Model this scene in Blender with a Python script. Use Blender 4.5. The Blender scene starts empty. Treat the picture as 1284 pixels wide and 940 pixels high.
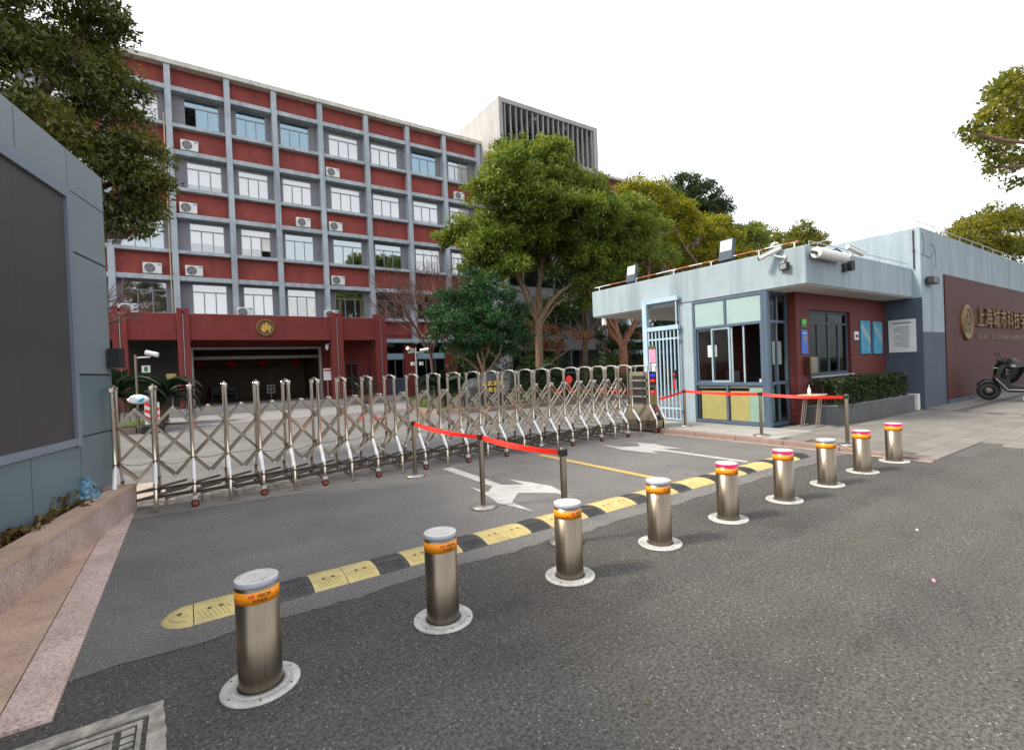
import bpy, math, random
import numpy as np
from mathutils import Vector, Matrix

random.seed(7)
rng = np.random.default_rng(7)
S = bpy.context.scene
COL = S.collection
PI = math.pi

# ---------------------------------------------------------------- camera
cam_d = bpy.data.cameras.new('camera')
cam_d.sensor_fit = 'HORIZONTAL'
cam_d.sensor_width = 36.0
cam_d.lens = 609.26 / 1284 * 36.0
cam_d.clip_start = 0.05
cam_d.clip_end = 3000
cam = bpy.data.objects.new('camera', cam_d)
COL.objects.link(cam)
yaw, pit, rol = math.radians(33.8615), math.radians(-0.6148), math.radians(-2.3149)
Fv = Vector((math.sin(yaw) * math.cos(pit), math.cos(yaw) * math.cos(pit), math.sin(pit)))
R0 = Vector((math.cos(yaw), -math.sin(yaw), 0))
U0 = R0.cross(Fv)
Rv = math.cos(rol) * R0 + math.sin(rol) * U0
Uv = -math.sin(rol) * R0 + math.cos(rol) * U0
M = Matrix(((Rv.x, Uv.x, -Fv.x, 0), (Rv.y, Uv.y, -Fv.y, 0), (Rv.z, Uv.z, -Fv.z, 1.68), (0, 0, 0, 1)))
cam.matrix_world = M
S.camera = cam

# ---------------------------------------------------------------- sky, sun, exposure
SUN_EL, SUN_AZ = math.radians(45), math.atan2(-0.86, 0.30)   # azimuth from +Y towards +X
W = bpy.data.worlds.new('World')
S.world = W
W.use_nodes = True
wn, wl = W.node_tree.nodes, W.node_tree.links
wn.clear()
sky = wn.new('ShaderNodeTexSky')
sky.sky_type = 'NISHITA'
sky.sun_disc = False
sky.sun_elevation = SUN_EL
sky.sun_rotation = SUN_AZ
sky.air_density = 1.0
sky.dust_density = 2.0
sky.ozone_density = 1.0
hs = wn.new('ShaderNodeHueSaturation')
hs.inputs['Saturation'].default_value = 0.30
hs.inputs['Value'].default_value = 1.0
bg = wn.new('ShaderNodeBackground')
bg.inputs['Strength'].default_value = 0.125
wo = wn.new('ShaderNodeOutputWorld')
hz = wn.new('ShaderNodeMix')          # thin bright haze over the blue
hz.data_type = 'RGBA'
hz.inputs[0].default_value = 0.45
hz.inputs[7].default_value = (8.8, 8.75, 8.8, 1)
wl.new(sky.outputs[0], hs.inputs['Color'])
wl.new(hs.outputs[0], hz.inputs[6])
wl.new(hz.outputs[2], bg.inputs['Color'])
wl.new(bg.outputs[0], wo.inputs['Surface'])
sd = bpy.data.lights.new('sun', 'SUN')
sd.energy = 2.3
sd.angle = math.radians(10)
sd.color = (1.0, 0.90, 0.74)
sun = bpy.data.objects.new('sun', sd)
COL.objects.link(sun)
sv = Vector((math.sin(SUN_AZ) * math.cos(SUN_EL), math.cos(SUN_AZ) * math.cos(SUN_EL), math.sin(SUN_EL)))
sun.rotation_euler = sv.to_track_quat('Z', 'Y').to_euler()
sun.location = sv * 60
vs = S.view_settings
vs.view_transform = 'Standard'
vs.look = 'None'
vs.gamma = 1.0
vs.exposure = 1.0
vs.use_curve_mapping = False
S.cycles.max_bounces = 6
S.cycles.transparent_max_bounces = 8
S.cycles.caustics_reflective = False
S.cycles.caustics_refractive = False
S.cycles.sample_clamp_indirect = 6.0

# ---------------------------------------------------------------- materials
MATS = {}


def newmat(name):
    m = bpy.data.materials.new(name)
    m.use_nodes = True
    n, l = m.node_tree.nodes, m.node_tree.links
    return m, n, l, n['Principled BSDF']


def ramp(n, stops):
    r = n.new('ShaderNodeValToRGB')
    e = r.color_ramp.elements
    while len(e) < len(stops):
        e.new(0.5)
    for i, (p, c) in enumerate(stops):
        e[i].position = p
        e[i].color = (*c, 1) if len(c) == 3 else c
    return r


def noise(n, l, scale, detail=4, rough=0.6, stretch=None, coord='pos', dim=None):
    t = n.new('ShaderNodeTexNoise')
    t.inputs['Scale'].default_value = scale
    t.inputs['Detail'].default_value = detail
    t.inputs['Roughness'].default_value = rough
    if coord == 'pos':
        g = n.new('ShaderNodeNewGeometry')
        src = g.outputs['Position']
    else:
        g = n.new('ShaderNodeTexCoord')
        src = g.outputs['Object']
    if stretch:
        mp = n.new('ShaderNodeMapping')
        mp.inputs['Scale'].default_value = stretch
        l.new(src, mp.inputs['Vector'])
        src = mp.outputs[0]
    l.new(src, t.inputs['Vector'])
    return t


def mix(n, l, fac, a, b, mode='MIX'):
    m = n.new('ShaderNodeMix')
    m.data_type = 'RGBA'
    m.blend_type = mode
    m.clamp_factor = True
    for i, v in ((0, fac), (6, a), (7, b)):
        if isinstance(v, (int, float)):
            m.inputs[i].default_value = v
        elif isinstance(v, tuple):
            m.inputs[i].default_value = (*v, 1)
        else:
            l.new(v, m.inputs[i])
    return m.outputs[2]


def bump(n, l, b, h, strength=0.3, dist=0.01, prev=None):
    x = n.new('ShaderNodeBump')
    x.inputs['Strength'].default_value = strength
    x.inputs['Distance'].default_value = dist
    l.new(h, x.inputs['Height'])
    if prev is not None:
        l.new(prev, x.inputs['Normal'])
    l.new(x.outputs[0], b.inputs['Normal'])
    return x.outputs[0]


def plain(name, col, rough=0.6, metal=0.0, var=0.15, scale=3.0, bmp=0.0, bscale=60, spec=0.5, streak=0.0, coord='pos'):
    m, n, l, b = newmat(name)
    t = noise(n, l, scale, 5, 0.65, coord=coord)
    lo = tuple(max(0, c * (1 - var)) for c in col)
    hi = tuple(min(1, c * (1 + var)) for c in col)
    r = ramp(n, [(0.3, lo), (0.7, hi)])
    l.new(t.outputs['Fac'], r.inputs[0])
    out = r.outputs[0]
    if streak:
        s = noise(n, l, 1.0, 6, 0.7, (2.2, 2.2, 0.16), coord=coord)
        sr = ramp(n, [(0.46, (1, 1, 1)), (0.78, (1 - streak,) * 3)])
        l.new(s.outputs['Fac'], sr.inputs[0])
        out = mix(n, l, 1.0, out, sr.outputs[0], 'MULTIPLY')
    l.new(out, b.inputs['Base Color'])
    b.inputs['Roughness'].default_value = rough
    b.inputs['Metallic'].default_value = metal
    b.inputs['Specular IOR Level'].default_value = spec
    if bmp:
        t2 = noise(n, l, bscale, 3, 0.6, coord=coord)
        bump(n, l, b, t2.outputs['Fac'], bmp, 0.01)
    MATS[name] = m
    return m


def emis(name, col, st):
    m, n, l, b = newmat(name)
    b.inputs['Base Color'].default_value = (*[c * 0.5 for c in col], 1)
    b.inputs['Emission Color'].default_value = (*col, 1)
    b.inputs['Emission Strength'].default_value = st
    MATS[name] = m
    return m


def asphalt(name, lo, hi, spk, patch=0.25):
    m, n, l, b = newmat(name)
    fine = noise(n, l, 48, 4, 0.85)
    r = ramp(n, [(0.36, lo), (0.5, tuple((a + c) / 2 for a, c in zip(lo, hi))), (0.63, hi)])
    l.new(fine.outputs['Fac'], r.inputs[0])
    g = n.new('ShaderNodeNewGeometry')
    v = n.new('ShaderNodeTexVoronoi')
    v.inputs['Scale'].default_value = 44
    l.new(g.outputs['Position'], v.inputs['Vector'])
    sp = ramp(n, [(0.0, (1, 1, 1)), (0.16, (1, 1, 1)), (0.24, (0, 0, 0))])
    l.new(v.outputs['Distance'], sp.inputs[0])
    sel = n.new('ShaderNodeSeparateColor')
    l.new(v.outputs['Color'], sel.inputs[0])
    gt = n.new('ShaderNodeMath')
    gt.operation = 'GREATER_THAN'
    gt.inputs[1].default_value = 0.80
    l.new(sel.outputs[0], gt.inputs[0])
    mu = n.new('ShaderNodeMath')
    mu.operation = 'MULTIPLY'
    l.new(sp.outputs[0], mu.inputs[0])
    l.new(gt.outputs[0], mu.inputs[1])
    c1 = mix(n, l, mu.outputs[0], r.outputs[0], spk)
    big = noise(n, l, 0.55, 6, 0.62)
    br = ramp(n, [(0.30, (1 - patch,) * 3), (0.5, (1, 1, 1)), (0.72, (1 + patch * 0.5,) * 3)])
    l.new(big.outputs['Fac'], br.inputs[0])
    c2 = mix(n, l, 1.0, c1, br.outputs[0], 'MULTIPLY')
    stk = noise(n, l, 1.0, 5, 0.6, (0.16, 1.5, 1.0))
    sk = ramp(n, [(0.34, (0.90,) * 3), (0.5, (1, 1, 1)), (0.66, (1.08,) * 3)])
    l.new(stk.outputs['Fac'], sk.inputs[0])
    c2 = mix(n, l, 1.0, c2, sk.outputs[0], 'MULTIPLY')
    warm = noise(n, l, 1.7, 5, 0.7)
    wr = ramp(n, [(0.55, (0, 0, 0)), (0.85, (1, 1, 1))])
    l.new(warm.outputs['Fac'], wr.inputs[0])
    mf = n.new('ShaderNodeMath')
    mf.operation = 'MULTIPLY'
    mf.inputs[1].default_value = 0.5
    l.new(wr.outputs[0], mf.inputs[0])
    c3 = mix(n, l, mf.outputs[0], c2, tuple(x * f for x, f in zip(hi, (0.80, 0.70, 0.60))))
    # fine cracks
    vc = n.new('ShaderNodeTexVoronoi')
    vc.feature = 'DISTANCE_TO_EDGE'
    vc.inputs['Scale'].default_value = 0.45
    dv = noise(n, l, 2.5, 5, 0.7)
    add = n.new('ShaderNodeVectorMath')
    add.operation = 'MULTIPLY_ADD'
    add.inputs[1].default_value = (0.9, 0.9, 0.0)
    l.new(dv.outputs['Color'], add.inputs[0])
    l.new(g.outputs['Position'], add.inputs[2])
    l.new(add.outputs[0], vc.inputs['Vector'])
    cr = ramp(n, [(0.0, (0.55,) * 3), (0.006, (1, 1, 1))])
    l.new(vc.outputs['Distance'], cr.inputs[0])
    msk = noise(n, l, 0.35, 2, 0.5)
    mr = ramp(n, [(0.52, (0, 0, 0)), (0.6, (1, 1, 1))])
    l.new(msk.outputs['Fac'], mr.inputs[0])
    c4 = mix(n, l, mr.outputs[0], c3, mix(n, l, 1.0, c3, cr.outputs[0], 'MULTIPLY'))
    # oil drips and scuffed pale grit
    oil = noise(n, l, 2.6, 4, 0.55)
    orr = ramp(n, [(0.62, (0, 0, 0)), (0.74, (0.30,) * 3)])
    l.new(oil.outputs['Fac'], orr.inputs[0])
    c5 = mix(n, l, orr.outputs[0], c4, tuple(x * 0.8 for x in lo))
    grit = noise(n, l, 3.4, 6, 0.8, (0.6, 1.4, 1.0))
    gr_ = ramp(n, [(0.58, (0, 0, 0)), (0.74, (0.45,) * 3)])
    l.new(grit.outputs['Fac'], gr_.inputs[0])
    c6 = mix(n, l, gr_.outputs[0], c5, tuple(x * f for x, f in zip(hi, (1.15, 1.1, 1.02))))
    l.new(c6, b.inputs['Base Color'])
    b.inputs['Roughness'].default_value = 0.82
    b.inputs['Specular IOR Level'].default_value = 0.35
    nb = bump(n, l, b, fine.outputs['Fac'], 0.75, 0.012)
    f2 = noise(n, l, 240, 2, 0.5)
    bump(n, l, b, f2.outputs['Fac'], 0.5, 0.005, nb)
    MATS[name] = m
    return m


def grimy(name, col, dirt, amt=0.7, rough=0.45):
    m, n, l, b = newmat(name)
    a = noise(n, l, 6, 6, 0.75)
    r = ramp(n, [(0.40, (0, 0, 0)), (0.72, (amt,) * 3)])
    l.new(a.outputs['Fac'], r.inputs[0])
    c = mix(n, l, r.outputs[0], col, dirt)
    k = noise(n, l, 60, 3, 0.7)
    kr = ramp(n, [(0.58, (0, 0, 0)), (0.66, (0.5,) * 3)])
    l.new(k.outputs['Fac'], kr.inputs[0])
    l.new(mix(n, l, kr.outputs[0], c, tuple(x * 0.7 for x in dirt)), b.inputs['Base Color'])
    b.inputs['Roughness'].default_value = rough
    MATS[name] = m


grimy('plate_white', (0.58, 0.58, 0.56), (0.24, 0.225, 0.20), 0.85)
grimy('paint_white', (0.48, 0.48, 0.475), (0.26, 0.255, 0.25), 0.8, 0.8)
grimy('paint_yellow', (0.58, 0.38, 0.10), (0.26, 0.22, 0.16), 0.7, 0.8)
grimy('bump_yellow', (0.60, 0.49, 0.20), (0.33, 0.29, 0.19), 0.7, 0.7)
grimy('bump_black', (0.034, 0.036, 0.040), (0.085, 0.083, 0.08), 0.7, 0.6)
grimy('cap_grey', (0.58, 0.58, 0.575), (0.38, 0.37, 0.35), 0.6)
grimy('post_white', (0.66, 0.66, 0.64), (0.45, 0.43, 0.38), 0.6, 0.7)
asphalt('asphalt_drive', (0.092, 0.090, 0.089), (0.240, 0.233, 0.226), (0.46, 0.45, 0.42))
asphalt('asphalt_road', (0.026, 0.025, 0.023), (0.160, 0.152, 0.142), (0.36, 0.35, 0.32), 0.32)
asphalt('asphalt_old', (0.026, 0.025, 0.024), (0.138, 0.132, 0.125), (0.34, 0.33, 0.31), 0.30)
plain('concrete_light', (0.33, 0.32, 0.31), 0.85, var=0.18, scale=1.2, bmp=0.2)
plain('concrete_pink', (0.34, 0.28, 0.25), 0.85, var=0.22, scale=2.2, bmp=0.25)
plain('concrete_worn', (0.32, 0.30, 0.265), 0.9, var=0.5, scale=14, bmp=0.7, bscale=40)
plain('slab', (0.200, 0.187, 0.170), 0.85, var=0.16, scale=1.6, bmp=0.3, bscale=90)
plain('slab_b', (0.178, 0.168, 0.154), 0.85, var=0.16, scale=1.6, bmp=0.3, bscale=90)
plain('joint', (0.09, 0.088, 0.085), 0.95)
plain('kerb_stone', (0.24, 0.17, 0.145), 0.8, var=0.2, scale=6, bmp=0.3)
plain('soil', (0.045, 0.035, 0.026), 0.95, var=0.4, scale=20, bmp=0.8, bscale=50)
plain('grass', (0.075, 0.10, 0.028), 0.9, var=0.35, scale=6, bmp=0.8, bscale=80)


def granite(name, a, c, d, bm=0.25, rough=0.6):
    m, n, l, b = newmat(name)
    t = noise(n, l, 70, 3, 0.75)
    r = ramp(n, [(0.32, d), (0.46, a), (0.62, c)])
    l.new(t.outputs['Fac'], r.inputs[0])
    big = noise(n, l, 2.4, 5, 0.65)
    br = ramp(n, [(0.3, (0.72, 0.70, 0.68)), (0.62, (1.05, 1.05, 1.05))])
    l.new(big.outputs['Fac'], br.inputs[0])
    l.new(mix(n, l, 1.0, r.outputs[0], br.outputs[0], 'MULTIPLY'), b.inputs['Base Color'])
    b.inputs['Roughness'].default_value = rough
    bump(n, l, b, t.outputs['Fac'], bm, 0.006)
    MATS[name] = m


granite('granite', (0.44, 0.325, 0.295), (0.58, 0.475, 0.445), (0.20, 0.125, 0.11))
granite('granite_rough', (0.54, 0.395, 0.36), (0.68, 0.56, 0.52), (0.26, 0.17, 0.15), 0.9, 0.8)
granite('granite_warm', (0.48, 0.335, 0.255), (0.56, 0.41, 0.32), (0.30, 0.19, 0.14), 0.2, 0.75)


def steel(name, col, rough, stretch=(40, 40, 0.6), var=0.25):
    m, n, l, b = newmat(name)
    t = noise(n, l, 1.0, 5, 0.7, stretch, 'obj')
    mp = t.inputs['Vector'].links[0].from_node
    oi = n.new('ShaderNodeObjectInfo')
    cb = n.new('ShaderNodeCombineXYZ')
    mm_ = n.new('ShaderNodeMath')
    mm_.operation = 'MULTIPLY'
    mm_.inputs[1].default_value = 50
    l.new(oi.outputs['Random'], mm_.inputs[0])
    for k in range(3):
        l.new(mm_.outputs[0], cb.inputs[k])
    l.new(cb.outputs[0], mp.inputs['Location'])
    r = ramp(n, [(0.3, tuple(c * (1 - var) for c in col)), (0.7, col)])
    l.new(t.outputs['Fac'], r.inputs[0])
    # dusty smudges and fine dirt
    sm = noise(n, l, 9.0, 6, 0.75)
    sr = ramp(n, [(0.50, (0, 0, 0)), (0.74, (0.55,) * 3)])
    l.new(sm.outputs['Fac'], sr.inputs[0])
    l.new(mix(n, l, sr.outputs[0], r.outputs[0], tuple(c * 0.62 for c in col)), b.inputs['Base Color'])
    b.inputs['Metallic'].default_value = 1.0
    mr = n.new('ShaderNodeMapRange')
    mr.inputs[3].default_value = rough * 0.75
    mr.inputs[4].default_value = rough * 1.3
    l.new(t.outputs['Fac'], mr.inputs[0])
    l.new(mr.outputs[0], b.inputs['Roughness'])
    MATS[name] = m


steel('steel', (0.265, 0.222, 0.170), 0.33)
steel('steel_gate', (0.70, 0.645, 0.57), 0.11, (30, 30, 30), 0.15)
steel('steel_dark', (0.20, 0.175, 0.15), 0.42, (30, 30, 30), 0.3)
steel('steel_plate', (0.36, 0.315, 0.225), 0.14, (20, 20, 3), 0.15)
plain('alu_white', (0.58, 0.58, 0.575), 0.42, 0.0, 0.06, 12)
plain('alu_grey', (0.40, 0.41, 0.43), 0.4, 0.6, 0.1, 12)
plain('sleeve', (0.80, 0.80, 0.84), 0.22, 0.0, 0.03)
plain('rubber', (0.022, 0.022, 0.022), 0.6, var=0.3)
plain('wheel_orange', (0.42, 0.06, 0.015), 0.5)
plain('band_orange', (0.90, 0.29, 0.003), 0.4, var=0.05)
plain('ink_red', (0.75, 0.03, 0.02), 0.5, var=0.0)
plain('ink_black', (0.02, 0.018, 0.015), 0.5, var=0.0)
emis('pink_lit', (1.0, 0.004, 0.12), 0.55)
plain('lens_grey', (0.34, 0.36, 0.42), 0.3, 0.0, 0.05)
plain('belt_red', (0.86, 0.022, 0.010), 0.55, var=0.06)
plain('black_plastic', (0.014, 0.014, 0.016), 0.45, var=0.1)
plain('white_plastic', (0.72, 0.72, 0.70), 0.45, var=0.06)
plain('bolt', (0.12, 0.09, 0.05), 0.5, 0.7)

plain('plaster_blue', (0.30, 0.37, 0.415), 0.8, var=0.10, scale=0.9, streak=0.42, bmp=0.08)
plain('plaster_grey', (0.066, 0.090, 0.122), 0.8, var=0.10, scale=1.4, streak=0.2, bmp=0.08)
plain('soffit', (0.60, 0.58, 0.56), 0.85, var=0.06, scale=1.0)
plain('frame_blue', (0.065, 0.10, 0.15), 0.45, var=0.08)
plain('gate_blue', (0.36, 0.50, 0.62), 0.5, var=0.10, streak=0.15)
plain('frost_teal', (0.28, 0.395, 0.385), 0.35, var=0.05)
plain('board_yellow', (0.44, 0.36, 0.14), 0.6, var=0.10, scale=4)
plain('board_teal', (0.30, 0.42, 0.37), 0.5, var=0.08)
plain('panel_teal', (0.150, 0.212, 0.240), 0.33, 0.15, 0.07, 1.2, spec=0.5)
plain('panel_grey', (0.235, 0.285, 0.315), 0.36, 0.2, 0.06, 1.2)
plain('panel_frame', (0.24, 0.285, 0.36), 0.35, 0.3, 0.05)
plain('screen_dark', (0.055, 0.052, 0.053), 0.5, var=0.05)
plain('gap_dark', (0.02, 0.022, 0.025), 0.8)
plain('concrete_frame', (0.42, 0.475, 0.525), 0.85, var=0.16, scale=1.3, streak=0.5, bmp=0.1)
plain('concrete_pale', (0.385, 0.38, 0.375), 0.85, var=0.10, scale=0.9, streak=0.22)
plain('pier_grey', (0.235, 0.235, 0.265), 0.85, var=0.10, scale=1.0, streak=0.15)
plain('roof_white', (0.62, 0.60, 0.55), 0.85, var=0.10, streak=0.3)
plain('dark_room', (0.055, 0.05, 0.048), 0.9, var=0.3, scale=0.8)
plain('lobby_tan', (0.13, 0.092, 0.052), 0.7, var=0.25, scale=0.8)
plain('lobby_white', (0.48, 0.47, 0.46), 0.7)
plain('blind', (0.88, 0.88, 0.86), 0.8, var=0.04)
plain('orange_curtain', (0.85, 0.34, 0.02), 0.7, var=0.1)
plain('tan_curtain', (0.50, 0.40, 0.24), 0.8, var=0.2)
plain('win_frame', (0.24, 0.25, 0.275), 0.4, 0.3, 0.05)
plain('lantern_red', (0.55, 0.012, 0.015), 0.5)
plain('gold', (0.86, 0.55, 0.10), 0.35, 0.75, 0.15, 8)
plain('gold_dull', (0.17, 0.10, 0.03), 0.5, 0.5, 0.2, 8)
plain('gold_paint', (0.75, 0.52, 0.13), 0.6, var=0.1)
plain('bronze', (0.10, 0.055, 0.02), 0.5, 0.6, 0.2, 8)
plain('plum_disc', (0.14, 0.07, 0.075), 0.6)
plain('rock_grey', (0.062, 0.065, 0.068), 0.8, var=0.35, scale=4, bmp=0.6, bscale=12)
plain('rock_blue', (0.11, 0.24, 0.35), 0.5, var=0.8, scale=22, bmp=1.0, bscale=30)
plain('bark', (0.20, 0.13, 0.085), 0.9, var=0.4, scale=7, bmp=0.8, bscale=18)
plain('bark_red', (0.25, 0.115, 0.07), 0.9, var=0.35, scale=7, bmp=0.7, bscale=18)
plain('twig', (0.12, 0.066, 0.055), 0.9, var=0.3)
plain('wood_light', (0.52, 0.42, 0.28), 0.6, var=0.12)
plain('poster_blue', (0.04, 0.30, 0.48), 0.35, var=0.25, scale=2.5)
plain('sign_blue', (0.02, 0.12, 0.50), 0.5, var=0.1)
plain('sign_green', (0.02, 0.16, 0.04), 0.5)
plain('paper', (0.70, 0.72, 0.72), 0.6, var=0.04)
plain('pink_paper', (0.75, 0.25, 0.38), 0.6)
plain('scooter_black', (0.012, 0.012, 0.014), 0.22, var=0.1)
plain('scooter_orange', (0.75, 0.27, 0.02), 0.4)
plain('rust_pipe', (0.40, 0.12, 0.07), 0.6, var=0.4, scale=5)
plain('wire_dark', (0.03, 0.03, 0.032), 0.6)
plain('pot_terracotta', (0.30, 0.12, 0.06), 0.7)
plain('plastic_blue', (0.01, 0.35, 0.60), 0.4)
emis('led_blue', (0.01, 0.03, 1.0), 1.2)
emis('led_red', (1.0, 0.012, 0.01), 1.0)
emis('lamp_green', (0.10, 0.8, 0.15), 0.4)
plain('lens_glass', (0.62, 0.66, 0.58), 0.2)
plain('litter_pink', (0.8, 0.25, 0.4), 0.7)
plain('litter_pale', (0.62, 0.55, 0.42), 0.8)


def red_clad(name, col, ribs):
    m, n, l, b = newmat(name)
    g = n.new('ShaderNodeNewGeometry')
    w = n.new('ShaderNodeTexWave')
    w.wave_type = 'BANDS'
    w.bands_direction = 'X'
    w.inputs['Scale'].default_value = ribs
    w.inputs['Distortion'].default_value = 0.15
    l.new(g.outputs['Position'], w.inputs['Vector'])
    t = noise(n, l, 1.1, 5, 0.65)
    r = ramp(n, [(0.3, tuple(c * 0.78 for c in col)), (0.7, tuple(c * 1.15 for c in col))])
    l.new(t.outputs['Fac'], r.inputs[0])
    wr = ramp(n, [(0.0, (0.90,) * 3), (0.5, (1, 1, 1))])
    l.new(w.outputs['Fac'], wr.inputs[0])
    s = noise(n, l, 1.0, 6, 0.7, (1.6, 1.6, 0.14))
    sr = ramp(n, [(0.45, (1, 1, 1)), (0.8, (0.68, 0.68, 0.70))])
    l.new(s.outputs['Fac'], sr.inputs[0])
    c = mix(n, l, 1.0, r.outputs[0], wr.outputs[0], 'MULTIPLY')
    l.new(mix(n, l, 1.0, c, sr.outputs[0], 'MULTIPLY'), b.inputs['Base Color'])
    b.inputs['Roughness'].default_value = 0.75
    bump(n, l, b, w.outputs['Fac'], 0.2, 0.01)
    MATS[name] = m


red_clad('red_panel', (0.30, 0.056, 0.045), 4.4)
plain('red_stucco', (0.20, 0.030, 0.028), 0.8, var=0.14, scale=1.4, streak=0.25, bmp=0.35, bscale=35)
plain('red_wall', (0.060, 0.008, 0.006), 0.7, var=0.12, scale=1.0, streak=0.3, bmp=0.1)


def brick_red():
    m, n, l, b = newmat('brick_red')
    g = n.new('ShaderNodeNewGeometry')
    mp = n.new('ShaderNodeMapping')
    mp.inputs['Rotation'].default_value = (PI / 2, 0, 0)
    l.new(g.outputs['Position'], mp.inputs['Vector'])
    t = n.new('ShaderNodeTexBrick')
    t.inputs['Scale'].default_value = 1.0
    t.inputs['Brick Width'].default_value = 0.24
    t.inputs['Row Height'].default_value = 0.06
    t.inputs['Mortar Size'].default_value = 0.006
    t.inputs['Color1'].default_value = (0.15, 0.026, 0.022, 1)
    t.inputs['Color2'].default_value = (0.115, 0.021, 0.018, 1)
    t.inputs['Mortar'].default_value = (0.06, 0.022, 0.02, 1)
    l.new(mp.outputs[0], t.inputs['Vector'])
    l.new(t.outputs['Color'], b.inputs['Base Color'])
    b.inputs['Roughness'].default_value = 0.75
    MATS['brick_red'] = m


brick_red()


def glassmat(name, tint, refl, rough=0.02, trans=(0.8, 0.85, 0.88)):
    m, n, l, b = newmat(name)
    n.remove(b)
    out = n['Material Output']
    gl = n.new('ShaderNodeBsdfGlossy')
    gl.inputs['Color'].default_value = (*tint, 1)
    gl.inputs['Roughness'].default_value = rough
    tr = n.new('ShaderNodeBsdfTransparent')
    tr.inputs['Color'].default_value = (*trans, 1)
    lw = n.new('ShaderNodeLayerWeight')
    lw.inputs['Blend'].default_value = 0.5
    pw = n.new('ShaderNodeMath')
    pw.operation = 'POWER'
    pw.inputs[1].default_value = 5.0
    l.new(lw.outputs['Facing'], pw.inputs[0])
    fr = n.new('ShaderNodeMath')
    fr.operation = 'MULTIPLY_ADD'
    fr.inputs[1].default_value = 0.9
    fr.inputs[2].default_value = 0.03
    l.new(pw.outputs[0], fr.inputs[0])
    ad = n.new('ShaderNodeMath')
    ad.operation = 'ADD'
    ad.use_clamp = True
    ad.inputs[1].default_value = refl
    l.new(fr.outputs[0], ad.inputs[0])
    mx = n.new('ShaderNodeMixShader')
    l.new(ad.outputs[0], mx.inputs[0])
    l.new(tr.outputs[0], mx.inputs[1])
    l.new(gl.outputs[0], mx.inputs[2])
    l.new(mx.outputs[0], out.inputs['Surface'])
    MATS[name] = m


glassmat('glass', (0.96, 0.98, 1.0), 0.20, trans=(0.98, 0.985, 0.99))
glassmat('glass_mid', (0.86, 0.92, 0.95), 0.30)
glassmat('glass_sky_tint', (0.50, 0.68, 0.80), 0.34)  # blue of the reflected sky is put into the gloss colour
glassmat('glass_dark', (0.26, 0.29, 0.28), 0.0, trans=(0.80, 0.84, 0.83))
glassmat('glass_clear', (0.6, 0.7, 0.7), 0.0, trans=(0.95, 0.97, 0.96))


def leafmat(name, cols, trans=0.32, gloss=0.35):
    m, n, l, b = newmat(name)
    g = n.new('ShaderNodeNewGeometry')
    r = ramp(n, [(i / (len(cols) - 1), c) for i, c in enumerate(cols)])
    t = noise(n, l, 0.9, 3, 0.6)
    ad = n.new('ShaderNodeMath')
    ad.operation = 'MULTIPLY_ADD'
    ad.inputs[1].default_value = 0.55
    l.new(g.outputs['Random Per Island'], ad.inputs[0])
    sb = n.new('ShaderNodeMapRange')
    sb.inputs[1].default_value = 0.3
    sb.inputs[2].default_value = 0.7
    sb.inputs[3].default_value = 0.0
    sb.inputs[4].default_value = 0.45
    l.new(t.outputs['Fac'], sb.inputs[0])
    l.new(sb.outputs[0], ad.inputs[2])
    l.new(ad.outputs[0], r.inputs[0])
    l.new(r.outputs[0], b.inputs['Base Color'])
    b.inputs['Roughness'].default_value = 0.45
    b.inputs['Specular IOR Level'].default_value = gloss
    tl = n.new('ShaderNodeBsdfTranslucent')
    tc = mix(n, l, 1.0, r.outputs[0], (1.25, 1.25, 0.5), 'MULTIPLY')
    l.new(tc, tl.inputs['Color'])
    mx = n.new('ShaderNodeMixShader')
    mx.inputs[0].default_value = trans
    l.new(b.outputs[0], mx.inputs[1])
    l.new(tl.outputs[0], mx.inputs[2])
    l.new(mx.outputs[0], n['Material Output'].inputs['Surface'])
    MATS[name] = m


leafmat('leaf_camphor', [(0.040, 0.085, 0.014), (0.10, 0.165, 0.024), (0.21, 0.25, 0.040), (0.37, 0.355, 0.075)], 0.40)
leafmat('leaf_left', [(0.030, 0.048, 0.012), (0.070, 0.092, 0.018), (0.14, 0.15, 0.026), (0.22, 0.19, 0.034)], gloss=0.6)
leafmat('leaf_green', [(0.010, 0.040, 0.016), (0.020, 0.070, 0.026), (0.038, 0.11, 0.038), (0.075, 0.155, 0.06)], 0.25)
leafmat('leaf_dark', [(0.012, 0.030, 0.012), (0.025, 0.055, 0.018), (0.05, 0.085, 0.022), (0.08, 0.11, 0.03)])
leafmat('leaf_yellow', [(0.06, 0.095, 0.012), (0.16, 0.185, 0.016), (0.32, 0.30, 0.02), (0.48, 0.40, 0.03)], 0.42)
leafmat('leaf_olive', [(0.05, 0.07, 0.010), (0.11, 0.125, 0.014), (0.20, 0.19, 0.02), (0.32, 0.26, 0.03)], 0.42)
leafmat('leaf_maple', [(0.09, 0.022, 0.012), (0.15, 0.04, 0.018), (0.20, 0.07, 0.03), (0.12, 0.06, 0.025)])
leafmat('leaf_cycad', [(0.006, 0.022, 0.010), (0.012, 0.036, 0.016), (0.02, 0.05, 0.02)], 0.1, 0.6)
leafmat('leaf_hedge', [(0.010, 0.020, 0.008), (0.022, 0.040, 0.012), (0.04, 0.06, 0.016), (0.06, 0.08, 0.02)], 0.15)
leafmat('leaf_succulent', [(0.05, 0.03, 0.014), (0.11, 0.062, 0.022), (0.17, 0.12, 0.036), (0.21, 0.21, 0.05)], 0.2)
leafmat('leaf_grass', [(0.07, 0.11, 0.02), (0.12, 0.16, 0.03), (0.20, 0.18, 0.06)], 0.3)


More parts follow.
